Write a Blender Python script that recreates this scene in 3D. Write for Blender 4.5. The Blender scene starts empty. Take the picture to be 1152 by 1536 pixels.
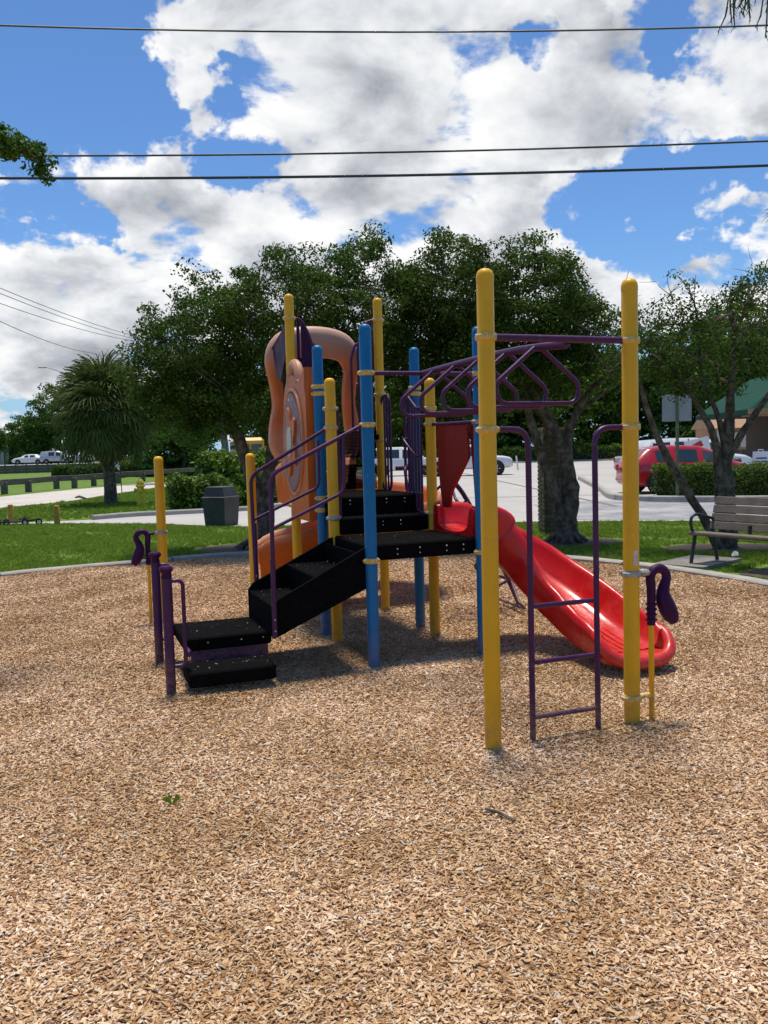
import bpy, math, random
import numpy as np
from mathutils import Vector, Matrix
rnd = random.Random(7)
rng = np.random.default_rng(11)
scn = bpy.context.scene
col = scn.collection

# ------------------------------------------------------------------ camera
FPX, PITCH, ROLL, EYE = 1280.6, .0717, .0271, 1.6
_fw = np.array([0, math.cos(PITCH), -math.sin(PITCH)]); _rt = np.array([1., 0, 0]); _dn = np.cross(_fw, _rt)
_R = math.cos(ROLL) * _rt + math.sin(ROLL) * _dn
_D = -math.sin(ROLL) * _rt + math.cos(ROLL) * _dn
cam = bpy.data.cameras.new('camera'); camo = bpy.data.objects.new('camera', cam); col.objects.link(camo)
cam.sensor_fit = 'VERTICAL'; cam.sensor_height = 36; cam.lens = FPX / 1536 * 36
cam.clip_start = .05; cam.clip_end = 3000
camo.matrix_world = Matrix(((_R[0], -_D[0], -_fw[0], 0), (_R[1], -_D[1], -_fw[1], 0), (_R[2], -_D[2], -_fw[2], EYE), (0, 0, 0, 1)))
scn.camera = camo

def ray(px, py): return (px - 576) / FPX * _R + (py - 768) / FPX * _D + _fw
def gnd(px, py, z=0.): d = ray(px, py); q = np.array([0, 0, EYE]) + d * ((z - EYE) / d[2]); return (float(q[0]), float(q[1]), float(q[2]))
def aty(px, py, y): d = ray(px, py); q = np.array([0, 0, EYE]) + d * (y / d[1]); return (float(q[0]), float(q[1]), float(q[2]))

# ------------------------------------------------------------------ sky, sun, exposure
SUNV = Vector((-.03, .22, 1)).normalized()
SUN_EL = math.asin(SUNV.z); SUN_AZ = math.atan2(SUNV.x, SUNV.y)
scn.view_settings.view_transform = 'Standard'; scn.view_settings.look = 'None'
scn.view_settings.gamma = 1; scn.view_settings.use_curve_mapping = False
scn.view_settings.exposure = 0.62

def build_world():
    w = bpy.data.worlds.new('World'); scn.world = w; w.use_nodes = True
    nt = w.node_tree; N = nt.nodes; L = nt.links; N.clear()
    def new(t, **k):
        n = N.new(t)
        for a, b in k.items(): setattr(n, a, b)
        return n
    def math_(op, a, b=None, c=None, clamp=False):
        n = new('ShaderNodeMath', operation=op, use_clamp=clamp)
        for i, v in enumerate((a, b, c)):
            if v is None: continue
            if isinstance(v, (int, float)): n.inputs[i].default_value = v
            else: L.new(v, n.inputs[i])
        return n.outputs[0]
    def vmath(op, a, b=None):
        n = new('ShaderNodeVectorMath', operation=op)
        for i, v in enumerate((a, b)):
            if v is None: continue
            if isinstance(v, (tuple, list)): n.inputs[i].default_value = v
            else: L.new(v, n.inputs[i])
        return n.outputs['Value'] if op == 'DOT_PRODUCT' else n.outputs[0]
    def rng_(src, a, b, lo=0., hi=1., smooth=True):
        m = new('ShaderNodeMapRange', interpolation_type='SMOOTHSTEP' if smooth else 'LINEAR'); L.new(src, m.inputs[0])
        for i, v in enumerate((a, b, lo, hi)): m.inputs[i + 1].default_value = v
        return m.outputs[0]
    sky = new('ShaderNodeTexSky', sky_type='NISHITA', sun_disc=False, sun_elevation=SUN_EL, sun_rotation=SUN_AZ)
    sky.air_density = 1.0; sky.dust_density = .0; sky.ozone_density = 1.6
    d0 = vmath('NORMALIZE', new('ShaderNodeTexCoord').outputs['Generated'])
    # where this afternoon's cumulus heaps stand (directions), more of the same beyond the view
    heaps = [(560, 140, 260, 1.), (830, 130, 260, 1.), (1080, 90, 200, .95), (1200, 190, 160, .8), (430, 150, 130, .7),
             (640, 290, 240, 1.1), (560, 420, 190, .9), (760, 430, 190, .9), (700, 170, 200, .6), (880, 260, 120, .6), (400, 345, 150, 1.), (220, 390, 180, 1.), (30, 430, 180, 1.), (150, 310, 90, .5),
             (220, 500, 210, 1.), (60, 500, 170, .9), (190, 590, 140, .8), (60, 600, 110, .7), (640, 390, 170, .7), (900, 390, 100, .85), (1125, 390, 110, 1.), (1170, 310, 80, .9), (1010, 450, 110, .6),
             (305, 85, 85, .95), (175, 238, 70, 1.2), (275, 228, 60, 1.1), (160, 60, 110, .34), (15, 22, 50, .5), (410, 20, 70, .5), (60, 590, 130, .35),
             (-250, 400, 260, .8), (-330, 80, 220, .7), (1450, 400, 260, .8), (1500, 60, 240, .7), (500, -320, 320, .7), (1150, -330, 260, .7)]
    holes = [(90, 165, 140, .75), (235, 180, 70, .35), (335, 222, 60, .7), (812, 82, 30, .4), (1000, 5, 70, .8), (1120, 262, 65, .55), (1030, 300, 85, .8), (950, 330, 80, .8), (865, 335, 55, .6), (30, 290, 75, .7), (115, 352, 40, .55)]
    def layer(d):
        sep = new('ShaderNodeSeparateXYZ'); L.new(d, sep.inputs[0])
        k = math_('DIVIDE', 1.0, math_('ADD', math_('ABSOLUTE', sep.outputs[2]), .45))
        sc = new('ShaderNodeVectorMath', operation='SCALE'); L.new(d, sc.inputs[0]); L.new(k, sc.inputs['Scale'])
        return sc.outputs[0]
    def noise(p, scale, detail, rough=.56, dist=0.):
        n1 = new('ShaderNodeTexNoise'); L.new(p, n1.inputs['Vector']); n1.inputs['Scale'].default_value = scale; n1.inputs['Detail'].default_value = detail; n1.inputs['Roughness'].default_value = rough; n1.inputs['Distortion'].default_value = dist
        return math_('SUBTRACT', n1.outputs[0], .5)
    wn = new('ShaderNodeTexNoise'); L.new(d0, wn.inputs['Vector']); wn.inputs['Scale'].default_value = 9; wn.inputs['Detail'].default_value = 5; wn.inputs['Roughness'].default_value = .6
    ws = new('ShaderNodeVectorMath', operation='SCALE'); L.new(vmath('SUBTRACT', wn.outputs['Color'], (.5, .5, .5)), ws.inputs[0]); ws.inputs['Scale'].default_value = .20
    dw = vmath('NORMALIZE', vmath('ADD', d0, ws.outputs[0]))
    def blobs(lst):
        acc = None
        for px, py, r, wgt in lst:
            dr = ray(px, py); dr = dr / np.linalg.norm(dr); cr = math.cos(r / FPX)
            m = new('ShaderNodeMapRange', clamp=True); L.new(vmath('DOT_PRODUCT', dw, tuple(float(x) for x in dr)), m.inputs[0])
            m.inputs[1].default_value = cr; m.inputs[2].default_value = 1; m.inputs[3].default_value = 0; m.inputs[4].default_value = wgt
            acc = m.outputs[0] if acc is None else math_('ADD', acc, m.outputs[0])
        return acc
    acc = math_('SUBTRACT', math_('MINIMUM', blobs(heaps), .75), math_('MINIMUM', blobs(holes), .8))
    p0 = layer(d0); p1 = layer(vmath('ADD', d0, (-.012, .0, .030)))
    big = math_('MULTIPLY', noise(p0, 6.0, 9, .60, .2), 3.1)
    den = math_('ADD', acc, big)
    big0 = math_('MULTIPLY', noise(p0, 6.0, 4, .56, .2), 3.1); big1 = math_('MULTIPLY', noise(p1, 6.0, 4, .56, .2), 3.1)
    alpha = rng_(den, .24, .58)
    thick = rng_(den, .50, 1.5)
    body = noise(p0, 2.6, 4, .5)
    lit = math_('MULTIPLY_ADD', math_('SUBTRACT', big0, big1), .85, math_('MULTIPLY_ADD', thick, -.58, .76))
    lit = math_('MULTIPLY_ADD', body, 1.6, lit)
    ramp = new('ShaderNodeValToRGB'); L.new(lit, ramp.inputs[0])
    e = ramp.color_ramp.elements
    e[0].position = 0.08; e[0].color = (.36, .385, .43, 1)
    e[1].position = 1.0; e[1].color = (1.0, 1.0, 1.0, 1)
    m = e.new(.42); m.color = (.58, .605, .65, 1)
    m = e.new(.75); m.color = (.84, .86, .89, 1)
    cl = new('ShaderNodeVectorMath', operation='SCALE'); L.new(ramp.outputs[0], cl.inputs[0]); cl.inputs['Scale'].default_value = CLOUD
    mix = new('ShaderNodeMix', data_type='RGBA'); L.new(alpha, mix.inputs['Factor'])
    # deep tropical blue; the horizon glare of the clear-sky model is veiled by distant humid air
    tint = new('ShaderNodeMix', data_type='RGBA', blend_type='MULTIPLY'); tint.inputs['Factor'].default_value = 1
    L.new(sky.outputs[0], tint.inputs['A']); tint.inputs['B'].default_value = SKYTINT
    sep = new('ShaderNodeSeparateXYZ'); L.new(d0, sep.inputs[0])
    hz = new('ShaderNodeMix', data_type='RGBA'); L.new(rng_(sep.outputs[2], .0, .22, .9, 0.), hz.inputs['Factor']); L.new(tint.outputs['Result'], hz.inputs['A']); hz.inputs['B'].default_value = (1.8, 2.9, 3.9, 1)
    L.new(hz.outputs['Result'], mix.inputs['A']); L.new(cl.outputs[0], mix.inputs['B'])
    bg = new('ShaderNodeBackground'); L.new(mix.outputs['Result'], bg.inputs[0]); bg.inputs[1].default_value = .13
    out = new('ShaderNodeOutputWorld'); L.new(bg.outputs[0], out.inputs[0])
CLOUD = 5.0
SKYTINT = (.36, .50, .66, 1)
build_world()

sun = bpy.data.lights.new('sun', 'SUN'); suno = bpy.data.objects.new('sun', sun); col.objects.link(suno)
sun.energy = 3.1; sun.angle = math.radians(12.0); sun.color = (1, .92, .79)
suno.rotation_euler = SUNV.to_track_quat('Z', 'Y').to_euler(); suno.location = (0, 0, 40)

# ------------------------------------------------------------------ helpers: tags, meshes
def tag(o, label=None, cat=None, group=None, kind=None):
    if label: o['label'] = label
    if cat: o['category'] = cat
    if group: o['group'] = group
    if kind: o['kind'] = kind
    return o
def empty(name, loc=(0, 0, 0), rz=0., parent=None):
    o = bpy.data.objects.new(name, None); col.objects.link(o); o.location = loc; o.rotation_euler = (0, 0, rz)
    o.empty_display_size = .1
    if parent: o.parent = parent
    return o
def link(name, me, mat=None, parent=None, loc=None, rz=0.):
    o = bpy.data.objects.new(name, me); col.objects.link(o)
    if mat and not me.materials: me.materials.append(mat)
    if parent: o.parent = parent
    if loc: o.location = loc
    if rz: o.rotation_euler = (0, 0, rz)
    return o
def mesh_np(name, verts, faces, smooth=False):
    """verts (n,3); faces (m,k) array, all the same size"""
    verts = np.asarray(verts, np.float32); faces = np.asarray(faces, np.int32)
    me = bpy.data.meshes.new(name); m, k = faces.shape
    me.vertices.add(len(verts)); me.vertices.foreach_set('co', verts.ravel())
    me.loops.add(m * k); me.loops.foreach_set('vertex_index', faces.ravel())
    me.polygons.add(m); me.polygons.foreach_set('loop_start', np.arange(0, m * k, k, dtype=np.int32))
    if smooth: me.polygons.foreach_set('use_smooth', np.ones(m, bool))
    me.update(calc_edges=True); return me
def fillet(pts, r, n=5, closed=False):
    P = [Vector(p) for p in pts]; out = []
    rng_ = range(len(P)) if closed else range(1, len(P) - 1)
    if not closed: out.append(P[0])
    for i in rng_:
        a, b, c = P[i - 1], P[i], P[(i + 1) % len(P)]
        u = (a - b); w = (c - b); lu, lw = u.length, w.length
        if lu < 1e-6 or lw < 1e-6: out.append(b); continue
        u /= lu; w /= lw
        t = min(r, lu * .48, lw * .48)
        s, e = b + u * t, b + w * t
        for k in range(n + 1):
            f = k / n; out.append(s * (1 - f) ** 2 + b * 2 * f * (1 - f) + e * f * f)
    if not closed: out.append(P[-1])
    return out
class MB:
    def __init__(s): s.v = []; s.f = []
    def add(s, v, f):
        o = len(s.v); s.v += [tuple(x) for x in v]; s.f += [tuple(i + o for i in q) for q in f]; return s
    def box(s, c, d, rz=0., m=None, bev=0.):
        x, y, z = d[0] / 2, d[1] / 2, d[2] / 2
        if bev > 0:
            b = min(bev, x * .9, y * .9, z * .9); vs = []; bm = []
            idx = {}
            for sx in (-1, 1):
                for sy in (-1, 1):
                    for sz in (-1, 1):
                        for ax in range(3):
                            q = [sx * (x - b), sy * (y - b), sz * (z - b)]; q[ax] += (sx, sy, sz)[ax] * b
                            idx[(sx, sy, sz, ax)] = len(vs); vs.append(tuple(q))
            fs = []
            for ax in range(3):
                o1, o2 = (ax + 1) % 3, (ax + 2) % 3
                for sg in (-1, 1):
                    q = []
                    for a, c2 in ((-1, -1), (1, -1), (1, 1), (-1, 1)):
                        t = [0, 0, 0]; t[ax] = sg; t[o1] = a; t[o2] = c2; q.append(idx[(*t, ax)])
                    fs.append(q if sg > 0 else q[::-1])
                # edges along axis ax
                for a in (-1, 1):
                    for c2 in (-1, 1):
                        k = []
                        for sg in (-1, 1):
                            t = [0, 0, 0]; t[ax] = sg; t[o1] = a; t[o2] = c2
                            k.append((idx[(*t, o1)], idx[(*t, o2)]))
                        q = [k[0][0], k[0][1], k[1][1], k[1][0]]
                        fs.append(q if a * c2 < 0 else q[::-1])
            for sx in (-1, 1):
                for sy in (-1, 1):
                    for sz in (-1, 1):
                        q = [idx[(sx, sy, sz, a)] for a in range(3)]
                        fs.append(q if sx * sy * sz > 0 else q[::-1])
        else:
            vs = [(-x, -y, -z), (x, -y, -z), (x, y, -z), (-x, y, -z), (-x, -y, z), (x, -y, z), (x, y, z), (-x, y, z)]
            fs = [(0, 3, 2, 1), (4, 5, 6, 7), (0, 1, 5, 4), (1, 2, 6, 5), (2, 3, 7, 6), (3, 0, 4, 7)]
        M = Matrix.Translation(c) @ (m if m else Matrix.Rotation(rz, 4, 'Z'))
        return s.add([M @ Vector(p) for p in vs], fs)
    def tube(s, pts, r, n=10, closed=False, caps=True):
        P = [Vector(p) for p in pts]; m = len(P)
        R = r if isinstance(r, (list, tuple)) else [r] * m
        vs = []; fs = []; nrm = None
        for i in range(m):
            if closed: t = P[(i + 1) % m] - P[i - 1]
            else: t = P[min(i + 1, m - 1)] - P[max(i - 1, 0)]
            t = t.normalized() if t.length > 1e-9 else Vector((0, 0, 1))
            if nrm is None:
                nrm = t.cross(Vector((0, 0, 1)))
                if nrm.length < 1e-3: nrm = t.cross(Vector((1, 0, 0)))
            nrm = nrm - t * nrm.dot(t); nrm.normalize(); b = t.cross(nrm)
            for k in range(n):
                a = 2 * math.pi * k / n; vs.append(P[i] + (nrm * math.cos(a) + b * math.sin(a)) * R[i])
        for i in range(m if closed else m - 1):
            j = (i + 1) % m
            for k in range(n): k2 = (k + 1) % n; fs.append((i * n + k, i * n + k2, j * n + k2, j * n + k))
        if caps and not closed: fs.append(tuple(range(n))[::-1]); fs.append(tuple((m - 1) * n + k for k in range(n)))
        return s.add(vs, fs)
    def lathe(s, prof, c=(0, 0, 0), n=16, m=None):
        vs = []; fs = []; M = Matrix.Translation(c) @ (m if m else Matrix.Identity(4))
        for r, z in prof:
            for k in range(n): a = 2 * math.pi * k / n; vs.append(M @ Vector((r * math.cos(a), r * math.sin(a), z)))
        for i in range(len(prof) - 1):
            for k in range(n): k2 = (k + 1) % n; fs.append((i * n + k, i * n + k2, (i + 1) * n + k2, (i + 1) * n + k))
        fs.append(tuple(range(n))[::-1]); fs.append(tuple((len(prof) - 1) * n + k for k in range(n)))
        return s.add(vs, fs)
    def loft(s, rings, closed=True, caps=True):
        n = len(rings[0]); vs = [p for r in rings for p in r]; fs = []
        for i in range(len(rings) - 1):
            for k in range(n if closed else n - 1): k2 = (k + 1) % n; fs.append((i * n + k, i * n + k2, (i + 1) * n + k2, (i + 1) * n + k))
        if caps and closed: fs.append(tuple(range(n))[::-1]); fs.append(tuple((len(rings) - 1) * n + k for k in range(n)))
        return s.add(vs, fs)
    def prism(s, poly, z0, z1, M=None):
        n = len(poly); vs = [(p[0], p[1], z0) for p in poly] + [(p[0], p[1], z1) for p in poly]
        fs = [tuple(range(n))[::-1], tuple(range(n, 2 * n))] + [(i, (i + 1) % n, n + (i + 1) % n, n + i) for i in range(n)]
        if M: vs = [M @ Vector(p) for p in vs]
        return s.add(vs, fs)
    def mesh(s, name, smooth=35):
        me = bpy.data.meshes.new(name); me.from_pydata(s.v, [], s.f); me.update()
        if smooth:
            me.polygons.foreach_set('use_smooth', np.ones(len(me.polygons), bool))
            try: me.set_sharp_from_angle(angle=math.radians(smooth))
            except Exception: pass
        return me
    def build(s, name, mat, parent=None, smooth=35, loc=None, rz=0.):
        return link(name, s.mesh(name, smooth), mat, parent, loc, rz)
def copy_tree(o, parent=None):
    c = o.copy(); col.objects.link(c)
    if parent: c.parent = parent
    for ch in list(o.children): copy_tree(ch, c)
    return c

# ------------------------------------------------------------------ materials
MATS = {}
def mat(name, c, rough=.6, var=.12, scale=6., bump=0., bscale=60., metal=0., spec=.5, c2=None, c2scale=3., c2lo=.5, c2hi=.7, coat=0., trans=0., perisland=0., perobj=0., emit=None, grime=0., rvar=.15):
    m = bpy.data.materials.new(name); m.use_nodes = True; nt = m.node_tree; N = nt.nodes; L = nt.links
    p = N['Principled BSDF']; tc = N.new('ShaderNodeTexCoord'); vec = tc.outputs['Object']
    nz = N.new('ShaderNodeTexNoise'); L.new(vec, nz.inputs['Vector']); nz.inputs['Scale'].default_value = scale; nz.inputs['Detail'].default_value = 6; nz.inputs['Roughness'].default_value = .6
    def mix(a, b, f, mode='MIX'):
        x = N.new('ShaderNodeMix'); x.data_type = 'RGBA'; x.blend_type = mode
        for s_, v in (('A', a), ('B', b)):
            if isinstance(v, tuple): x.inputs[s_].default_value = (*v[:3], 1)
            else: L.new(v, x.inputs[s_])
        if isinstance(f, float): x.inputs['Factor'].default_value = f
        else: L.new(f, x.inputs['Factor'])
        return x.outputs['Result']
    def rng_(src, a, b, lo=0., hi=1.):
        x = N.new('ShaderNodeMapRange'); L.new(src, x.inputs[0]); x.inputs[1].default_value = a; x.inputs[2].default_value = b; x.inputs[3].default_value = lo; x.inputs[4].default_value = hi; return x.outputs[0]
    lo = tuple(max(0, x * (1 - var * 1.6)) for x in c); hi = tuple(min(1, x * (1 + var * 1.2)) for x in c)
    cc = mix(lo, hi, rng_(nz.outputs[0], .3, .7))
    if c2:
        n2 = N.new('ShaderNodeTexNoise'); L.new(vec, n2.inputs['Vector']); n2.inputs['Scale'].default_value = c2scale; n2.inputs['Detail'].default_value = 8; n2.inputs['Roughness'].default_value = .65
        cc = mix(cc, c2, rng_(n2.outputs[0], c2lo, c2hi))
    if perisland or perobj:
        if perobj: src = N.new('ShaderNodeObjectInfo').outputs['Random']; amt = perobj
        else: src = N.new('ShaderNodeNewGeometry').outputs['Random Per Island']; amt = perisland
        hv = N.new('ShaderNodeHueSaturation'); L.new(cc, hv.inputs['Color'])
        L.new(rng_(src, 0, 1, 1 - amt, 1 + amt), hv.inputs['Value'])
        L.new(rng_(src, 0, 1, .5 + .02 * amt, .5 - .02 * amt), hv.inputs['Hue']); cc = hv.outputs[0]
    if grime:
        # scuffs, and mulch dust splashed up the lowest part
        def nz2(sc, vscale=None):
            q = N.new('ShaderNodeTexNoise'); q.inputs['Detail'].default_value = 7; q.inputs['Scale'].default_value = sc; q.inputs['Roughness'].default_value = .7
            if vscale: mp = N.new('ShaderNodeMapping'); mp.inputs['Scale'].default_value = vscale; L.new(vec, mp.inputs[0]); L.new(mp.outputs[0], q.inputs['Vector'])
            else: L.new(vec, q.inputs['Vector'])
            return q.outputs[0]
        sc_ = rng_(nz2(30, (1, 1, .22)), .66, .74, 0, grime * .7); cc = mix(cc, (.42, .38, .33), sc_)
        dk = rng_(nz2(46), .70, .76, 0, grime * .8); cc = mix(cc, (.09, .06, .04), dk)
        sx = N.new('ShaderNodeSeparateXYZ'); L.new(vec, sx.inputs[0]); ml = N.new('ShaderNodeMath'); ml.operation = 'MULTIPLY'
        L.new(rng_(sx.outputs[2], .30, .0, 0, 1), ml.inputs[0]); L.new(rng_(nz2(18), .36, .62, 0, grime), ml.inputs[1]); cc = mix(cc, (.30, .19, .10), ml.outputs[0])
    L.new(cc, p.inputs['Base Color'])
    L.new(rng_(nz.outputs[0], .3, .7, rough * (1 - rvar), min(1, rough * (1 + rvar))), p.inputs['Roughness'])
    p.inputs['Metallic'].default_value = metal; p.inputs['Specular IOR Level'].default_value = spec
    if coat: p.inputs['Coat Weight'].default_value = coat; p.inputs['Coat Roughness'].default_value = .08
    if bump:
        b = N.new('ShaderNodeBump'); n3 = N.new('ShaderNodeTexNoise'); L.new(vec, n3.inputs['Vector']); n3.inputs['Scale'].default_value = bscale; n3.inputs['Detail'].default_value = 5
        L.new(n3.outputs[0], b.inputs['Height']); b.inputs['Strength'].default_value = bump; b.inputs['Distance'].default_value = .02; L.new(b.outputs[0], p.inputs['Normal'])
    if trans:
        t = N.new('ShaderNodeBsdfTranslucent'); L.new(cc, t.inputs[0]); ms = N.new('ShaderNodeMixShader'); ms.inputs[0].default_value = trans
        L.new(p.outputs[0], ms.inputs[1]); L.new(t.outputs[0], ms.inputs[2]); L.new(ms.outputs[0], N['Material Output'].inputs[0])
    MATS[name] = m; return m
yellow = mat('yellow_paint', (.82, .42, .008), .42, .06, 5, spec=.35, grime=.8, c2=(.66, .34, .02), c2scale=14, c2lo=.60, c2hi=.80, bump=.05, bscale=90)
blue = mat('blue_paint', (.004, .150, .36), .42, .08, 5, spec=.35, grime=.8, c2=(.015, .19, .40), c2scale=12, c2lo=.58, c2hi=.8, bump=.05, bscale=90)
purple = mat('purple_paint', (.060, .009, .068), .42, .12, 8, spec=.35, grime=.8, c2=(.12, .05, .13), c2scale=11, c2lo=.58, c2hi=.82, bump=.06, bscale=80)
purple_pl = mat('purple_plastic', (.045, .007, .052), .5, .1, 6, spec=.15, c2=(.10, .04, .11), c2scale=9, c2lo=.6, c2hi=.85)
red_pl = mat('red_plastic', (.56, .010, .010), .30, .05, 3, c2=(.60, .06, .045), c2scale=6, c2lo=.5, c2hi=.8, bump=.05, bscale=40, spec=.5, grime=.35, rvar=.45)
red_sheet = mat('red_sheet', (.30, .006, .008), .4, .08, 4)
black_v = mat('black_vinyl', (.006, .006, .0065), .9, .25, 30, spec=.02, c2=(.014, .014, .0135), c2scale=9, c2lo=.55, c2hi=.85, bump=.25, bscale=140)
clampm = mat('clamp_paint', (.74, .46, .09), .42, .12, 30, c2=(.58, .55, .48), c2scale=38, c2lo=.52, c2hi=.60, bump=.5, bscale=60)
clampg = mat('clamp_metal', (.42, .40, .37), .45, .2, 30, bump=.4, bscale=60, metal=.5)
boltm = mat('bolt_steel', (.55, .54, .52), .35, .15, 20, metal=.8)
mauve = mat('mauve_plastic', (.27, .12, .13), .5, .12, 8, c2=(.36, .20, .19), c2scale=6)
silver = mat('mirror_grey', (.42, .40, .36), .3, .1, 6, metal=.3)
concrete = mat('concrete', (.36, .34, .30), .9, .14, 4, bump=.4, bscale=70, c2=(.22, .21, .18), c2scale=2.5, c2lo=.5, c2hi=.8)
lotm = mat('lot_concrete', (.42, .405, .375), .92, .07, .8, bump=.15, bscale=50, c2=(.36, .35, .335), c2scale=.22, c2lo=.46, c2hi=.7)
bark = mat('bark', (.105, .083, .060), .95, .35, 9, bump=1., bscale=14, spec=.2, c2=(.21, .18, .14), c2scale=9, c2lo=.46, c2hi=.70)
palebark = mat('grey_bark', (.19, .165, .135), .95, .25, 9, bump=.8, bscale=20)
soil = mat('dark_mulch', (.075, .05, .036), .95, .5, 22, bump=1., bscale=40)
def bleached_orange():
    m = mat('orange_plastic', (.60, .125, .010), .42, .08, 4, spec=.3); nt = m.node_tree; N = nt.nodes; L = nt.links; p = N['Principled BSDF']
    src = p.inputs['Base Color'].links[0].from_socket
    g = N.new('ShaderNodeNewGeometry'); sp = N.new('ShaderNodeSeparateXYZ'); L.new(g.outputs['Normal'], sp.inputs[0])
    nz = N.new('ShaderNodeTexNoise'); nz.inputs['Scale'].default_value = 2.6; nz.inputs['Detail'].default_value = 4
    a = N.new('ShaderNodeMath'); a.operation = 'MULTIPLY_ADD'; L.new(nz.outputs[0], a.inputs[0]); a.inputs[1].default_value = 1.5; L.new(sp.outputs[2], a.inputs[2])
    r = N.new('ShaderNodeMapRange'); L.new(a.outputs[0], r.inputs[0]); r.inputs[1].default_value = .88; r.inputs[2].default_value = 1.6; r.inputs[4].default_value = .85
    x = N.new('ShaderNodeMix'); x.data_type = 'RGBA'; L.new(r.outputs[0], x.inputs['Factor']); L.new(src, x.inputs['A']); x.inputs['B'].default_value = (.60, .36, .24, 1); L.new(x.outputs['Result'], p.inputs['Base Color'])
    return m
orange = bleached_orange()
pale_orange = mat('bleached_orange_rim', (.55, .27, .15), .45, .14, 5, c2=(.52, .14, .03), c2scale=3, c2lo=.5, c2hi=.75)
leaf_dark = mat('leaf_dark', (.058, .112, .015), .6, .3, 1.6, trans=.35, perisland=.5, spec=.15)
leaf_mid = mat('leaf_mid', (.068, .142, .020), .6, .25, 1.2, trans=.3, perisland=.45, spec=.15)
leaf_light = mat('leaf_light', (.125, .215, .028), .6, .25, 1.0, trans=.3, perisland=.45, spec=.15)
leaf_far = mat('leaf_far', (.055, .112, .022), .7, .3, .35, trans=.25, perisland=.45, spec=.1)
hedgem = mat('hedge_leaf', (.085, .155, .016), .6, .25, 2, trans=.25, perisland=.5, spec=.2)
needle = mat('needle', (.05, .07, .035), .6, .2, 4, trans=.15, perisland=.3)
palmgreen = mat('palm_green', (.125, .165, .048), .7, .25, 1.5, trans=.2, perobj=.3, spec=.12)
palmdead = mat('palm_dead', (.15, .115, .065), .8, .3, 1.5, trans=.12, perobj=.3)
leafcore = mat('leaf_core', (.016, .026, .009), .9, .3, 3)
wire_m = mat('cable_black', (.06, .06, .07), .6, .1, 3)
wood_grey = mat('weathered_timber', (.13, .115, .095), .9, .3, 5, bump=.5, bscale=30)
darkplastic = mat('dark_plastic', (.035, .033, .030), .55, .2, 8, c2=(.07, .065, .06), c2scale=3, bump=.1, bscale=40)
glass_dark = mat('car_glass', (.03, .05, .052), .08, .05, 2, spec=.8)
tyre = mat('tyre', (.018, .018, .018), .85, .15, 12)
chrome = mat('wheel_alloy', (.40, .40, .41), .3, .1, 8, metal=.7)
white_paint = mat('white_car_paint', (.72, .72, .71), .25, .03, 2, coat=.6)
silver_paint = mat('silver_car_paint', (.42, .43, .44), .28, .05, 2, metal=.3, coat=.6)
red_paint = mat('red_car_paint', (.40, .010, .014), .25, .05, 2, coat=.8)
dark_paint = mat('dark_car_paint', (.03, .032, .04), .25, .05, 2, coat=.6)
bus_yellow = mat('bus_yellow', (.70, .36, .03), .35, .06, 2)
taillight = mat('tail_light', (.45, .02, .03), .2, .1, 5)
bench_slat = mat('bench_slat', (.155, .125, .10), .7, .18, 5, bump=.3, bscale=40)
iron = mat('bench_iron', (.028, .030, .032), .5, .15, 8)
hyd = mat('hydrant_yellow', (.75, .55, .03), .5, .15, 7, c2=(.42, .30, .04), c2scale=8)
boll = mat('bollard_paint', (.48, .27, .02), .6, .2, 7, c2=(.22, .16, .08), c2scale=9)
brickm = mat('brick_face', (.15, .11, .055), .92, .35, 9, bump=.6, bscale=50, perobj=.35)
mortar = mat('mortar', (.10, .095, .075), .95, .2, 10)

# ================================================================== GROUND
def spline(pts, n=8, closed=False):
    P = [np.array(p, float) for p in pts]; out = []; m = len(P)
    for i in range(m if closed else m - 1):
        p0 = P[(i - 1) % m] if closed or i > 0 else 2 * P[0] - P[1]
        p1 = P[i]; p2 = P[(i + 1) % m]
        p3 = P[(i + 2) % m] if closed or i + 2 < m else 2 * P[-1] - P[-2]
        for k in range(n):
            t = k / n
            out.append(.5 * ((2 * p1) + (-p0 + p2) * t + (2 * p0 - 5 * p1 + 4 * p2 - p3) * t * t + (-p0 + 3 * p1 - 3 * p2 + p3) * t ** 3))
    if not closed: out.append(P[-1])
    return np.array(out)
def inside(poly, X, Y):
    r = np.zeros(X.shape, bool); n = len(poly)
    for i in range(n):
        x1, y1 = poly[i]; x2, y2 = poly[(i + 1) % n]
        c = ((y1 > Y) != (y2 > Y)) & (X < (x2 - x1) * (Y - y1) / (y2 - y1 + 1e-12) + x1); r ^= c
    return r
def sheet(name, poly, z, mt, kind='structure'):
    me = bpy.data.meshes.new(name); me.from_pydata([(p[0], p[1], z) for p in poly], [], [tuple(range(len(poly)))]); me.update()
    o = link(name, me, mt); o['kind'] = kind; return o

def grass_material(name, c, c2, scale=1.):
    m = mat(name, c, .9, .3, 3 * scale, bump=.8, bscale=45, c2=c2, c2scale=.9 * scale, c2lo=.42, c2hi=.72, spec=.2); return m
lawn_m = grass_material('lawn', (.10, .19, .022), (.15, .20, .035))
blade_m = mat('grass_blade', (.20, .31, .028), .6, .25, .8, trans=.3, perobj=.35, spec=.3, c2=(.30, .28, .07), c2scale=.6, c2lo=.52, c2hi=.72)

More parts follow.
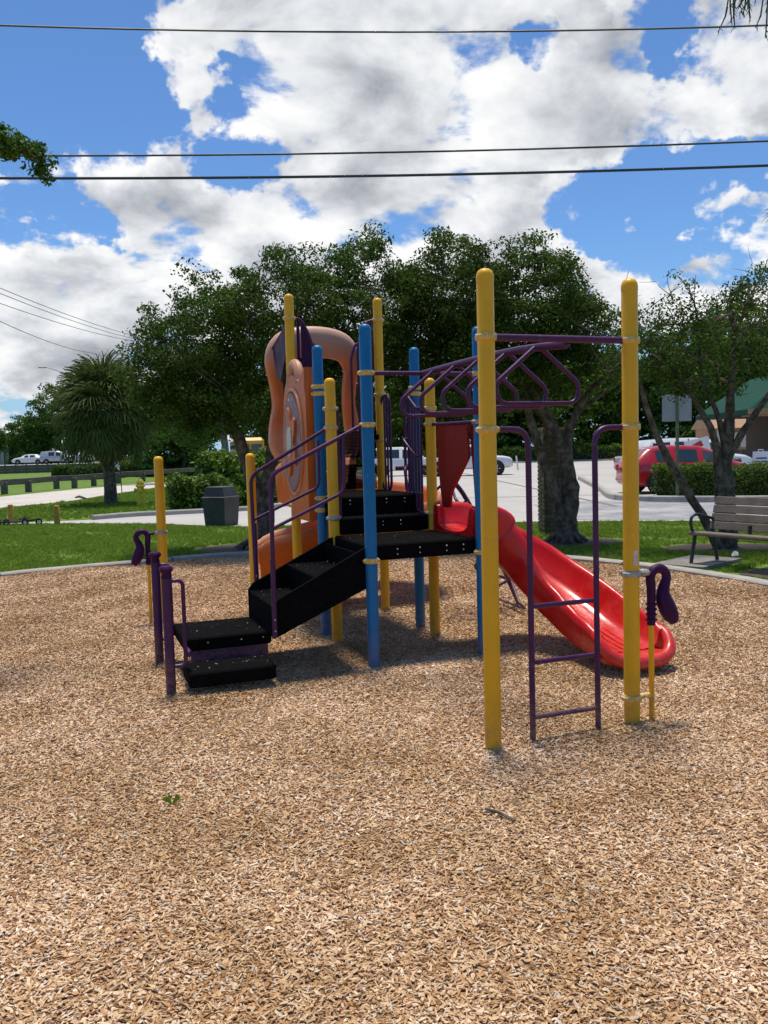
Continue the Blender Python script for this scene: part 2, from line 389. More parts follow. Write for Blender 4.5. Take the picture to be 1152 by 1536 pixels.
# ground sheet to the horizon, denser near the camera, with the lawn's small unevenness
def ground_sheet():
    n = 120
    t = np.linspace(-1, 1, n); xs = np.sign(t) * (np.abs(t) ** 3.2) * 1600
    ys = 12 + np.sign(t) * (np.abs(t) ** 3.2) * 1600
    X, Y = np.meshgrid(xs, ys); Z = np.full_like(X, -.012)
    v = np.stack([X.ravel(), Y.ravel(), Z.ravel()], 1)
    i = np.arange(n - 1); a, b = np.meshgrid(i, i); a = a.ravel(); b = b.ravel()
    f = np.stack([b * n + a, b * n + a + 1, (b + 1) * n + a + 1, (b + 1) * n + a], 1)
    o = link('ground', mesh_np('ground', v, f, True), lawn_m); o['kind'] = 'structure'
ground_sheet()

BED = spline([(-5.29, 11.63), (-4.57, 12.14), (-3.48, 12.75), (-2.19, 13.32), (-.9, 13.5), (.4, 13.2), (1.5, 12.65), (2.4, 11.9), (3.2, 10.95), (3.73, 10.04), (4.11, 9.1),
              (4.7, 7.2), (4.9, 4.5), (4.6, 1.5), (3.2, -2), (0, -4), (-4, -3), (-7.2, .5), (-8.1, 4.5), (-7.6, 8.2), (-6.5, 10.4)], 8, True)[:, :2]
def bed_z(X, Y):
    hol = -.016 * np.exp(-((X - 2.0) ** 2 + (Y - 5.7) ** 2) / .25) - .012 * np.exp(-((X - 1.0) ** 2 + (Y - 4.3) ** 2) / .18) - .012 * np.exp(-((X + 1.1) ** 2 + (Y - 5.2) ** 2) / .2)
    return .010 + hol + .010 * np.sin(X * 1.7 + .6) * np.sin(Y * 1.3 + 1) + .008 * np.sin(X * 3.1 + Y * 2.3) + .006 * np.sin(X * 5.3 - Y * 4.1)
chip_ground = mat('chip_ground', (.48, .29, .14), .95, .4, 40, bump=1., bscale=90, c2=(.32, .18, .085), c2scale=60, c2lo=.45, c2hi=.6)
def chip_bed():
    st = .12; xs = np.arange(-8.4, 5.2, st); ys = np.arange(-4.3, 13.9, st); X, Y = np.meshgrid(xs, ys); nx = len(xs)
    Z = bed_z(X, Y) + .004
    ins = inside(BED, X, Y)
    v = np.stack([X.ravel(), Y.ravel(), Z.ravel()], 1)
    a, b = np.meshgrid(np.arange(nx - 1), np.arange(len(ys) - 1)); a = a.ravel(); b = b.ravel()
    f = np.stack([b * nx + a, b * nx + a + 1, (b + 1) * nx + a + 1, (b + 1) * nx + a], 1)
    ok = ins.ravel()[f].any(1); f = f[ok]
    used = np.unique(f); mp = np.full(len(v), -1); mp[used] = np.arange(len(used)); v = v[used]; f = mp[f]
    o = link('chip_bed', mesh_np('chip_bed', v, f, True), chip_ground); o['kind'] = 'structure'
    return v, f, inside(BED, v[:, 0], v[:, 1])
bv, bf, bin_ = chip_bed()

def scatter(o, src_objs, rot_lo, rot_hi, s_lo, s_hi, zoff=(0, 0), seed=1, fscale=None):
    """instances of the source meshes on the faces of o, by its 'dens' and 'scl' attributes"""
    c = bpy.data.collections.new(o.name + '_source')
    for q in src_objs: c.objects.link(q)
    ng = bpy.data.node_groups.new(o.name + '_scatter', 'GeometryNodeTree')
    ng.interface.new_socket('Geometry', in_out='INPUT', socket_type='NodeSocketGeometry'); ng.interface.new_socket('Geometry', in_out='OUTPUT', socket_type='NodeSocketGeometry')
    N = ng.nodes; L = ng.links
    gi = N.new('NodeGroupInput'); go = N.new('NodeGroupOutput')
    dp = N.new('GeometryNodeDistributePointsOnFaces'); dp.inputs['Seed'].default_value = seed; L.new(gi.outputs[0], dp.inputs['Mesh'])
    na = N.new('GeometryNodeInputNamedAttribute'); na.data_type = 'FLOAT'; na.inputs['Name'].default_value = 'dens'; L.new(na.outputs['Attribute'], dp.inputs['Density'])
    ci = N.new('GeometryNodeCollectionInfo'); ci.inputs['Collection'].default_value = c; ci.inputs['Separate Children'].default_value = True; ci.inputs['Reset Children'].default_value = True
    ip = N.new('GeometryNodeInstanceOnPoints'); ip.inputs['Pick Instance'].default_value = True
    L.new(dp.outputs['Points'], ip.inputs['Points']); L.new(ci.outputs[0], ip.inputs['Instance'])
    def rv(lo, hi, sd):
        r = N.new('FunctionNodeRandomValue'); r.data_type = 'FLOAT_VECTOR'; r.inputs[0].default_value = lo; r.inputs[1].default_value = hi
        r.inputs['Seed'].default_value = sd; return r.outputs[0]
    r = N.new('FunctionNodeEulerToRotation'); L.new(rv(rot_lo, rot_hi, 5 + seed), r.inputs[0]); L.new(r.outputs[0], ip.inputs['Rotation'])
    sa = N.new('GeometryNodeInputNamedAttribute'); sa.data_type = 'FLOAT'; sa.inputs['Name'].default_value = 'scl'
    vm = N.new('ShaderNodeVectorMath'); vm.operation = 'SCALE'; L.new(rv(s_lo, s_hi, 9 + seed), vm.inputs[0]); L.new(sa.outputs['Attribute'], vm.inputs['Scale']); L.new(vm.outputs[0], ip.inputs['Scale'])
    sp = N.new('GeometryNodeSetPosition'); L.new(ip.outputs[0], sp.inputs['Geometry']); L.new(rv((0, 0, zoff[0]), (0, 0, zoff[1]), 13 + seed), sp.inputs['Offset'])
    L.new(sp.outputs[0], go.inputs[0])
    md = o.modifiers.new('scatter', 'NODES'); md.node_group = ng
def fattr(me, name, vals):
    a = me.attributes.new(name, 'FLOAT', 'POINT'); a.data.foreach_set('value', np.asarray(vals, np.float32))

def chip_material():
    m = bpy.data.materials.new('wood_chip'); m.use_nodes = True; N = m.node_tree.nodes; L = m.node_tree.links; p = N['Principled BSDF']
    oi = N.new('ShaderNodeObjectInfo'); rp = N.new('ShaderNodeValToRGB'); L.new(oi.outputs['Random'], rp.inputs[0])
    e = rp.color_ramp.elements; e[0].position = 0; e[0].color = (.24, .115, .045, 1); e[1].position = 1; e[1].color = (.84, .70, .50, 1)
    for q, c in ((.10, (.39, .21, .098)), (.32, (.53, .325, .168)), (.62, (.63, .425, .240)), (.86, (.73, .54, .345)), (.95, (.57, .50, .41))):
        x = e.new(q); x.color = (*c, 1)
    tc = N.new('ShaderNodeTexCoord'); nz = N.new('ShaderNodeTexNoise'); mp = N.new('ShaderNodeMapping'); mp.inputs['Scale'].default_value = (40, 260, 260)
    L.new(tc.outputs['Object'], mp.inputs[0]); L.new(mp.outputs[0], nz.inputs['Vector']); nz.inputs['Scale'].default_value = 1
    # broad weathering patches across the bed
    g = N.new('ShaderNodeNewGeometry'); n2 = N.new('ShaderNodeTexNoise'); L.new(g.outputs['Position'], n2.inputs['Vector']); n2.inputs['Scale'].default_value = 1.3; n2.inputs['Detail'].default_value = 5
    def rg(src, lo, hi):
        x = N.new('ShaderNodeMapRange'); L.new(src, x.inputs[0]); x.inputs[1].default_value = .3; x.inputs[2].default_value = .7; x.inputs[3].default_value = lo; x.inputs[4].default_value = hi; return x.outputs[0]
    mu = N.new('ShaderNodeMath'); mu.operation = 'MULTIPLY'; L.new(rg(nz.outputs[0], .78, 1.15), mu.inputs[0]); L.new(rg(n2.outputs[0], .72, 1.18), mu.inputs[1])
    hv = N.new('ShaderNodeHueSaturation'); L.new(rp.outputs[0], hv.inputs['Color']); L.new(mu.outputs[0], hv.inputs['Value']); L.new(rg(n2.outputs[0], 1.12, .9), hv.inputs['Saturation'])
    L.new(hv.outputs[0], p.inputs['Base Color']); p.inputs['Roughness'].default_value = .85; p.inputs['Specular IOR Level'].default_value = .25
    return m
chipm = chip_material()
def wood_chips():
    src = []
    for k in range(9):
        l = rnd.uniform(.018, .036); w = rnd.uniform(.0045, .0095); h = rnd.uniform(.0018, .0035)
        j = lambda a: a * rnd.uniform(.55, 1.15)
        bend = rnd.uniform(-.003, .004)
        top = [(-j(l) / 2, -j(w) / 2), (0, -j(w) / 2 * 1.1), (j(l) / 2, -j(w) / 2 * .7), (j(l) / 2 * 1.05, j(w) / 2 * .6), (0, j(w) / 2 * 1.1), (-j(l) / 2, j(w) / 2 * .7)]
        v = [(x, y, h / 2 + (bend if abs(x) < .001 else 0)) for x, y in top] + [(x * .96, y * .9, -h / 2 + (bend if abs(x) < .001 else 0)) for x, y in top]
        f = [(0, 1, 4, 5), (1, 2, 3, 4), (11, 10, 7, 6), (10, 9, 8, 7)] + [(i, i + 6, (i + 1) % 6 + 6, (i + 1) % 6) for i in range(6)]
        me = bpy.data.meshes.new('chip'); me.from_pydata(v, [], f); me.update(); me.materials.append(chipm)
        src.append(bpy.data.objects.new('chip_source', me))
    me = mesh_np('wood_chips', bv, bf); d = np.interp(bv[:, 1], [1.0, 1.6, 4.5, 8, 13.5], [0, 10500, 8000, 4200, 2200])
    view = np.abs(bv[:, 0]) < (.50 * bv[:, 1] + .9); d = np.where(view, d, np.where(bv[:, 1] > .5, 500, 60)); d = np.where(bin_, d, 0)
    fattr(me, 'dens', d); fattr(me, 'scl', np.interp(bv[:, 1], [2, 4.5, 8, 13], [1.0, 1.1, 1.35, 1.65]))
    o = link('wood_chips', me, chipm); tag(o, 'loose tan wood chips covering the play area', 'wood chips', kind='stuff')
    scatter(o, src, (-.38, -.38, 0), (.38, .38, 6.283), (.55, .55, .6), (1.75, 1.6, 1.4), (.001, .0075), 3)
wood_chips()

# concrete edging of the bed: separate cast lengths with joints
def edging():
    root = empty('concrete_edging'); root['kind'] = 'structure'
    pts = spline(list(BED[::4]) , 6, True)[:, :2]
    seg = np.linalg.norm(np.diff(np.vstack([pts, pts[:1]]), axis=0), axis=1); L = np.concatenate([[0], np.cumsum(seg)]); tot = L[-1]
    P = np.vstack([pts, pts[:1]])
    def at(s): s = s % tot; return np.array([np.interp(s, L, P[:, 0]), np.interp(s, L, P[:, 1])])
    n = int(tot / 2.4)
    for k in range(n):
        s0 = k * tot / n + .012; s1 = (k + 1) * tot / n - .012; rings = []
        zj = rnd.uniform(-.006, .006)
        for t in np.linspace(s0, s1, 10):
            p = at(t); q = at(t + .05) - at(t - .05); q /= np.linalg.norm(q); nn = np.array([q[1], -q[0]])
            if inside(BED, np.array([p[0] + nn[0] * .3]), np.array([p[1] + nn[1] * .3]))[0]: nn = -nn
            pr = [(-.01, -.12), (-.01, .045), (.01, .062), (.15, .066), (.172, .050), (.172, -.12)]
            rings.append([(p[0] + nn[0] * a, p[1] + nn[1] * a, z + zj + rnd.uniform(-.002, .002)) for a, z in pr])
        MB().loft(rings).build('edging_length', concrete, root, 30)
edging()

LOT_NEAR = [(-10.2, 21.75), (-9.8, 21.70), (-7.2, 21.08), (-5.18, 20.25), (-3.69, 19.15), (-3.06, 18.9), (0, 18.6), (3.17, 18.15), (4.91, 17.75), (6.03, 17.4), (9, 16.6), (14, 15.6), (30, 13)]
LOT_FAR = [(60, 18), (60, 92), (40, 88), (23.2, 86), (-1.5, 88), (-2.6, 60), (-2.9, 40), (-2.8, 28), (-3.3, 25), (-3.87, 24.2), (-5.87, 23.3), (-6.79, 23.05), (-7.43, 22.3), (-9.0, 21.95), (-10.2, 21.85)]
LOT = LOT_NEAR + LOT_FAR
sheet('parking_lot', LOT, .004, lotm)
pave2 = mat('road_concrete', (.52, .48, .43), .9, .07, 1, c2=(.40, .37, .33), c2scale=.4)
sheet('park_road', [(-26, 17), (-20, 22), (-13.12, 29.15), (-12.0, 32.5), (-12.1, 38), (-11.4, 53.4), (-8, 80), (-11, 82), (-13.5, 63.2), (-14.8, 50.4), (-16.4, 44.6), (-17.2, 37.8), (-22, 31), (-34, 20)], .004, pave2)
# darker asphalt strip with worn stripes across the drive lane
asph = mat('patched_asphalt', (.23, .235, .25), .9, .14, 2, bump=.2, bscale=60, c2=(.37, .36, .35), c2scale=.9, c2lo=.44, c2hi=.62)
sheet('drive_lane', [(3.9, 18.35), (6.0, 17.75), (14, 16.1), (28, 14), (28, 18), (14, 21.2), (8, 22.6), (6.6, 24.2), (5.2, 24.6), (4.1, 23.4)], .008, asph)
joint_m = mat('joint_tar', (.16, .155, .145), .9, .2, 3)
for a, b, w in (((-2.4, 27.9), (30, 25.4), .10), ((-2.5, 46), (40, 44), .12), ((6, 22), (4.4, 86), .12)):
    dx, dy = b[0] - a[0], b[1] - a[1]; l = math.hypot(dx, dy); nx, ny = -dy / l * w / 2, dx / l * w / 2
    o = sheet('paving_joint', [(a[0] - nx, a[1] - ny), (b[0] - nx, b[1] - ny), (b[0] + nx, b[1] + ny), (a[0] + nx, a[1] + ny)], .0122, joint_m)

def kerb(pts, w=.16, h=.13, name='kerb', seglen=3.0):
    root = empty(name); root['kind'] = 'structure'
    P = spline([(p[0], p[1]) for p in pts], 8); seg = np.linalg.norm(np.diff(P, axis=0), axis=1); L = np.concatenate([[0], np.cumsum(seg)])
    n = max(1, int(L[-1] / seglen))
    for k in range(n):
        rings = []
        for t in np.linspace(L[-1] * k / n + .01, L[-1] * (k + 1) / n - .01, 6):
            p = np.array([np.interp(t, L, P[:, i]) for i in (0, 1)]); q = np.array([np.interp(t + .05, L, P[:, i]) - np.interp(t - .05, L, P[:, i]) for i in (0, 1)]); q /= np.linalg.norm(q); nn = (-q[1], q[0])
            rings.append([(p[0] + nn[0] * a, p[1] + nn[1] * a, z) for a, z in ((-w / 2, -.05), (-w / 2 + .02, h - .03), (-w / 2 + .05, h), (w / 2, h), (w / 2, -.05))])
        MB().loft(rings).build('kerb_length', concrete, root, 30)
    return root
kerb([(-7.6, 22.2), (-6.79, 23.1), (-5.87, 23.4), (-3.9, 24.2), (-3.2, 25.2), (-2.85, 28), (-2.95, 40)])
kerb([(9.2, 40), (7.6, 30), (6.75, 25.4), (6.9, 24.1), (7.6, 23.2), (9.6, 22.2), (14, 21), (24, 18.6)], .18, .17)
kerb([(-1.5, 88), (10, 87.2), (23.2, 85.8), (40, 83)], .3, .16, seglen=6)

# lawn blades
def lawn(name, poly, step, dens, scl, label, holes=()):
    xs = np.arange(poly[:, 0].min(), poly[:, 0].max(), step); ys = np.arange(poly[:, 1].min(), poly[:, 1].max(), step); X, Y = np.meshgrid(xs, ys); nx = len(xs)
    ok = inside(poly, X, Y)
    for h in holes: ok &= ~inside(np.array(h), X, Y)
    v = np.stack([X.ravel(), Y.ravel(), np.full(X.size, -.008)], 1)
    a, b = np.meshgrid(np.arange(nx - 1), np.arange(len(ys) - 1)); a = a.ravel(); b = b.ravel()
    f = np.stack([b * nx + a, b * nx + a + 1, (b + 1) * nx + a + 1, (b + 1) * nx + a], 1); f = f[ok.ravel()[f].all(1)]
    me = mesh_np(name, v, f); fattr(me, 'dens', dens * np.clip(.75 + .5 * np.sin(v[:, 0] * 1.9 + 1.3 * np.sin(v[:, 1] * .8)) * np.sin(v[:, 1] * 1.6 + .7) + .25 * np.sin(v[:, 0] * 5 + v[:, 1] * 4), .15, 1.2)); fattr(me, 'scl', np.full(len(v), scl))
    o = link(name, me, blade_m); tag(o, label, 'grass', kind='stuff'); src = []
    for k in range(4):
        vs = []; fs = []
        for i in range(16):
            a_ = rnd.uniform(0, 6.28); rr = rnd.uniform(0, .045); x, y = rr * math.cos(a_), rr * math.sin(a_); h = rnd.uniform(.03, .065); lean = rnd.uniform(.0, .035); b_ = rnd.uniform(0, 6.28); w = rnd.uniform(.002, .0038)
            dx, dy = math.cos(b_), math.sin(b_); px, py = -dy * w, dx * w; o_ = len(vs)
            vs += [(x - px, y - py, 0), (x + px, y + py, 0), (x + px * .8 + dx * lean * .4, y + py * .8 + dy * lean * .4, h * .6), (x - px * .8 + dx * lean * .4, y - py * .8 + dy * lean * .4, h * .6), (x + dx * lean, y + dy * lean, h)]
            fs += [(o_, o_ + 1, o_ + 2, o_ + 3), (o_ + 3, o_ + 2, o_ + 4)]
        m2 = bpy.data.meshes.new('tuft'); m2.from_pydata(vs, [], fs); m2.update(); m2.materials.append(blade_m); src.append(bpy.data.objects.new('tuft_source', m2))
    scatter(o, src, (-.15, -.15, 0), (.15, .15, 6.283), (.7, .7, .6), (1.3, 1.3, 1.25), (0, 0), 4)
NEARLAWN = np.array([(-12, 9)] + [(x, y) for x, y in BED[160:]] + [(x, y) for x, y in BED[:84]] + [(9, 7), (9, 16.5)] + [(x, y) for x, y in LOT_NEAR[::-1] if x < 9] + [(-12, 21.9)])
def lawn_poly():
    top = [(x, y - .03) for x, y in LOT_NEAR if x <= 9]
    keep = [i for i in range(len(BED))]
    b = [tuple(p) for p in BED]; i0 = int(np.argmin([(p[0] + 7.6) ** 2 + (p[1] - 8.2) ** 2 for p in b])); i1 = int(np.argmin([(p[0] - 4.7) ** 2 + (p[1] - 7.2) ** 2 for p in b]))
    edge = b[i0:] + b[:i1 + 1]
    c = np.array([-1.5, 6.])
    edge = [tuple(np.array(p) + (np.array(p) - c) / np.linalg.norm(np.array(p) - c) * .18) for p in edge]
    return np.array([(-11, 8.2)] + edge + [(9, 7.2)] + top[::-1] + [(-11, 21.6)])
SLAB = [(3.50, 11.10), (3.98, 10.62), (4.78, 11.35), (4.30, 11.85)]
MUL1 = [(2.15 + .0 + 1.0 * math.cos(a) * 1.0 + .85, 14.2 + .62 * math.sin(a)) for a in np.linspace(0, 6.28, 14)[:-1]]
MUL2 = [(-2.2 + 1.0 * math.cos(a), 14.6 + .85 * math.sin(a)) for a in np.linspace(0, 6.28, 14)[:-1]]
MUL3 = [(5.1 + .9 * math.cos(a), 12.9 + .5 * math.sin(a)) for a in np.linspace(0, 6.28, 14)[:-1]]
MUL4 = [(4.25, 10.2), (5.0, 10.9), (5.9, 10.3), (4.9, 8.8)]
lawn('lawn_grass', lawn_poly(), .16, 330, 1.0, 'mown green lawn around the play area', (SLAB, MUL1, MUL2, MUL3, MUL4))
lawn('verge_grass', np.array([(-20, 22.2), (-10, 22.0), (-7.5, 22.5), (-6.8, 23.4), (-4, 24.5), (-3.2, 26), (-3.1, 40), (-11.2, 50), (-11.9, 38), (-11.9, 32.5), (-12.9, 29.1), (-20, 22.6)]), .4, 60, 1.7, 'green verge between the drive and the park road')
for i, q in enumerate((MUL1, MUL2, MUL3, MUL4)): sheet('mulch_patch', [(x, y) for x, y in q], -.004 + .001 * i, soil)

# ================================================================== PLAY STRUCTURE
S, GP, LL = .8869, .3241, 1.8475
TH = .3598
play = empty('play_structure', (-.102, 6.172, 0), TH)
tag(play, 'colourful play structure of yellow and blue posts with red slide and overhead loop ladder', 'playground')
PR = .0445
def post_mesh(h, r=PR):
    return MB().lathe([(r, -.35), (r, h - .062), (r * .985, h - .060)], n=24)
def cap_mesh(h, r=PR):
    return MB().lathe([(r * 1.03, h - .064), (r * 1.03, h - .045), (r * .97, h - .026), (r * .80, h - .011), (r * .5, h - .002), (.004, h)], n=24)
def clamp_mb(r=PR):
    m = MB().lathe([(r * .98, -.019), (r + .008, -.018), (r + .011, -.012), (r + .011, .012), (r + .008, .018), (r * .98, .019)], n=24)
    for a in (0, math.pi / 2 + .2, math.pi, 3.6):
        m.box((math.cos(a) * (r + .012), math.sin(a) * (r + .012), 0), (.014, .034, .024), a, bev=.005)
    return m
clamp_me = clamp_mb().mesh('clamp'); clamp_me.materials.append(clampm)
clamp_me2 = clamp_mb().mesh('clamp'); clamp_me2.materials.append(clampg)
bolt_me = MB().lathe([(.0068, 0), (.0068, .0025), (.005, .005), (.002, .006)], n=10).mesh('bolt'); bolt_me.materials.append(boltm)
def bolt(parent, p, n):
    o = link('bolt', bolt_me, None, parent); o.location = p; o.rotation_euler = Vector(n).to_track_quat('Z', 'Y').to_euler(); return o
def add_post(u, v, h, m, clamps, parent=play, name='post', grey=()):
    p = post_mesh(h).build(name, m, parent, loc=(u, v, 0))
    cap_mesh(h).build('cap', m, p)
    for i, z in enumerate(clamps):
        c = link('clamp', clamp_me2 if i in grey else clamp_me, None, p); c.location = (0, 0, z); c.rotation_euler = (0, 0, rnd.uniform(-.3, .3))
    return p
pA = add_post(0, -LL, 2.514, yellow, [2.168, 1.694])
pB = add_post(S, -LL, 2.503, yellow, [2.168, 1.694, .875, .166], grey=(2,))
pC = add_post(0, 0, 2.505, blue, [2.158, 1.789, .804])
pD = add_post(S + .012, 0, 2.510, blue, [2.158, 1.80, .808], grey=(1,))
pE = add_post(S, S, 2.205, yellow, [1.951, 1.816, 1.057])
pF = add_post(S, S + GP, 2.502, blue, [2.146, 2.093, 1.206, 1.104])
pG = add_post(S, 2 * S + GP, 3.085, yellow, [2.870, 2.150, 1.705])
pH = add_post(0, S, 2.201, yellow, [1.953, 1.796, 1.059], grey=(2,))
pI = add_post(0, S + GP, 2.504, blue, [2.156, 2.095, 1.21, 1.107])
pJ = add_post(0, 2 * S + GP, 3.089, yellow, [2.865, 2.151, 1.109])
# white sticker wrapped on post B
mb = MB(); vs = []; fs = []
for i, a in enumerate(np.linspace(-1.92, -1.36, 8)):
    for z in (.925, 1.01): vs.append((math.cos(a) * (PR + .0012), math.sin(a) * (PR + .0012), z))
for i in range(7): fs.append((2 * i, 2 * i + 2, 2 * i + 3, 2 * i + 1))
mb.add(vs, fs).build('sticker', mat('sticker_white', (.55, .54, .52), .7, .15, 30), pB)

def T(name, pts, r, m=purple, parent=play, fil=.0, n=10, nf=6, closed=False):
    p = fillet(pts, fil, nf, closed) if fil else pts
    return MB().tube(p, r, n, closed).build(name, m, parent, 50)
# overhead loop ladder
oh = T('crossbar', [(.03, -LL, 2.168), (S - .03, -LL, 2.168)], .0195)
T('crossbar', [(.03, 0, 2.158), (S - .03, 0, 2.158)], .0165)
beam = T('overhead_beam', fillet([(S / 2, .0, 2.158), (S / 2, -.5, 2.166), (S / 2, -1.3, 2.166), (S / 2 + .01, -1.6, 2.155), (S / 2 + .05, -LL + .02, 2.140)], .3, 8), .0225)
for v in (-.215, -.565, -.91, -1.265, -1.615):
    T('loop_rung', fillet([(S / 2 - .018, v, 2.15), (S / 2 - .275, v, 1.945), (S / 2 - .245, v, 1.84), (S / 2 + .245, v, 1.84), (S / 2 + .275, v, 1.945), (S / 2 + .018, v, 2.15)], .13, 7), .0135, parent=beam)
# vertical ladder
lad = T('ladder_rail', [(.03, -LL, 1.694), (.238, -LL, 1.694), (.242, -LL, -.2)], .0165, fil=.11)
T('ladder_rail', [(S - .03, -LL, 1.694), (.652, -LL, 1.694), (.660, -LL, -.2)], .0165, fil=.11)
for z in (.745, .440, .138): T('rung', [(.24, -LL, z), (.656, -LL, z)], .0135)
# talk tube (purple horn on a yellow pipe)
def talk_tube(parent, side=1, flip=1):
    """origin at the post axis; pipe stands at side*.135 along x"""
    x0 = side * .135
    root = MB().tube([(x0, 0, -.3), (x0, 0, .62)], .0155, 14).build('pipe', yellow, parent)
    pts = [Vector((x0, 0, .57))] + [Vector((x0, 0, z)) for z in (.60, .70, .78)]
    cx = x0 + side * .05; cz = .835
    pts += [Vector((cx - side * .056 * math.cos(a), 0, cz + .056 * math.sin(a))) for a in np.linspace(-.3, 3.3, 12)]
    pts += [Vector((x0 + side * q, -r_, z)) for q, r_, z in ((.086, .004, .785), (.076, .008, .755), (.074, .012, .725), (.086, .016, .690), (.102, .020, .650), (.120, .024, .612), (.138, .028, .578))]
    R = [.024, .024, .024, .026] + [.0265] * 12 + [.032, .036, .043, .049, .050, .044, .026]
    body = MB().tube(pts, R, 16)
    body.box((x0 - side * .03, 0, .868), (.075, .045, .035), bev=.012)
    h = body.build('horn', purple_pl, root, 60)
    for z in (.60, .63, .66, .69): MB().tube([Vector((x0 + .028 * math.cos(a), .028 * math.sin(a), z)) for a in np.linspace(0, 6.283, 17)[:-1]], .0055, 6, True).build('rib', purple_pl, root)
    return root
tt = talk_tube(pB, 1)
MB().tube([(.04, 0, .166), (.135, 0, .166)], .016, 10).build('pipe_bracket', clampm, pB)
MB().box((.075, -.012, .875), (.07, .05, .034), bev=.012).build('horn_bracket', clampg, pB)

# lower deck, stairs and landing
def bolts_row(parent, pts, n):
    for p in pts: bolt(parent, p, n)
deck = MB().box((S / 2, S / 2, .855), (S + .02, S - .07, .12), bev=.012).build('deck', black_v, play)
bolts_row(deck, [(u, .035 - .001, z) for u in (.22, .40, .62, .76) for z in (.872, .835)], (0, -1, 0))
stair = empty('lower_stair', (0, 0, 0), 0, play)
for v in (.022, S - .022):
    poly = [(-.735, .30), (-.735, .53), (-.70, .575), (-.03, .905), (-.0, .905), (-.0, .62)]
    n = len(poly); vs = [(a, v - .016, z) for a, z in poly] + [(a, v + .016, z) for a, z in poly]
    MB().add(vs, [tuple(range(n)), tuple(range(n, 2 * n))[::-1]] + [(i, i + n, (i + 1) % n + n, (i + 1) % n) for i in range(n)]).build('stringer', black_v, stair, 30)
for (a, b, z) in ((-.73, -.40, .525), (-.42, -.08, .715)):
    t = MB().box(((a + b) / 2, S / 2, z - .02), (b - a, S - .08, .04), bev=.008).build('tread', black_v, stair)
for (u, z0, z1) in ((-.725, .30, .49), (-.405, .50, .69), (-.085, .70, .86)):
    MB().box((u, S / 2, (z0 + z1) / 2), (.014, S - .085, z1 - z0)).build('riser', black_v, stair)
bolts_row(stair, [(-.07 - .02 * i, .5 + .12 * i, .722) for i in range(3)], (0, 0, 1))
land = MB().box((-1.012, .575, .262), (.63, .62, .095), bev=.012).build('landing', black_v, play)
bolts_row(land, [(u, .2645, .268) for u in (-1.16, -.92, -.76)], (0, -1, 0))
bolts_row(land, [(u, v, .3095) for u, v in ((-1.2, .5), (-.80, .62), (-.75, .42))], (0, 0, 1))
MB().box((-1.0, .30, .150), (.56, .02, .14)).build('riser_panel', purple, play)
MB().box((-1.0, .55, .120), (.06, .5, .2)).build('landing_support', purple, play)
stp = MB().box((-1.055, .035, .105), (.59, .33, .10), bev=.012).build('lower_step', black_v, play)
MB().box((-1.03, .12, .03), (.2, .12, .1)).build('step_bracket', purple, stp)
bolts_row(stp, [(-1.2, -.02, .1545), (-.93, .05, .1545), (-1.14, .08, .1545)], (0, 0, 1))
def grab(u, v):
    p = MB().lathe([(.033, -.3), (.033, .80), (.031, .802)], n=20).build('grab_post', purple, play, loc=(u, v, 0))
    MB().lathe([(.034, .795), (.034, .812), (.029, .822), (.033, .834), (.046, .850), (.047, .862), (.038, .876), (.018, .880), (.004, .876)], n=20).build('cap', purple_pl, p)
    T('grab_bar', [(.02, .0, .775), (.105, -.0, .775), (.105, -.0, .20), (.02, 0, .20)], .0135, parent=p, fil=.06)
    MB().box((.125, .06, .275), (.04, .12, .05), bev=.012).build('mounting_lug', purple, p)
    return p
grab(-1.463, -.05); grab(-1.442, .86)
# stair handrails
def handrail(v, top, bend, foot, l0, l1, l2):
    h = T('handrail', [(top[0], v, top[1]), (bend[0], v, bend[1]), (foot[0], v, foot[1])], .0150, fil=.075)
    T('lower_rail', [(l0[0], v, l0[1]), (l1[0], v, l1[1]), (l2[0], v, l2[1])], .0125, parent=h, fil=.06)
    MB().tube([(foot[0] + .002, v, foot[1] + .55), (foot[0], v, foot[1])], .0185, 12).build('sleeve', purple, h)
    for dz in (.05, .13): bolt(h, (foot[0], v - .018, foot[1] + dz), (0, -1, 0))
    return h
handrail(-.012, (-.04, 1.789), (-.728, 1.455), (-.735, .315), (-.725, 1.08), (-.195, 1.315), (-.188, 1.715))
handrail(S + .015, (-.03, 1.796), (-.675, 1.43), (-.660, .50), (-.67, 1.075), (-.11, 1.32), (-.108, 1.70))
# upper steps
us = empty('upper_stair', (0, 0, 0), 0, play)
t1_ = MB().box((S / 2, S + .07, .985), (S - .10, .20, .14), bev=.012).build('tread', black_v, us)
bolts_row(t1_, [(u, S - .0305, z) for u in (.30, .42, .58) for z in (1.01, .98)], (0, -1, 0))
def perforated(name, u0, u1, z0, z1, v, nu, nz, parent, frame=.16):
    vs = []; fs = []; du = (u1 - u0) / nu; dz = (z1 - z0) / nz
    for i in range(nu):
        for j in range(nz):
            a, b = u0 + i * du, z0 + j * dz; o = len(vs); k = .34
            vs += [(a, v, b), (a + du, v, b), (a + du, v, b + dz), (a, v, b + dz), (a + du * k, v, b + dz * k), (a + du * (1 - k), v, b + dz * k), (a + du * (1 - k), v, b + dz * (1 - k)), (a + du * k, v, b + dz * (1 - k))]
            fs += [(o, o + 1, o + 5, o + 4), (o + 1, o + 2, o + 6, o + 5), (o + 2, o + 3, o + 7, o + 6), (o + 3, o, o + 4, o + 7)]
    return MB().add(vs, fs).build(name, black_v, parent, 0)
perforated('mesh_guard', .49, S - .05, 1.235, 1.475, 2 * S + GP + .012, 30, 18, play)
perforated('mesh_guard', .49, S - .05, 1.54, 1.78, 2 * S + GP + .012, 30, 18, play)
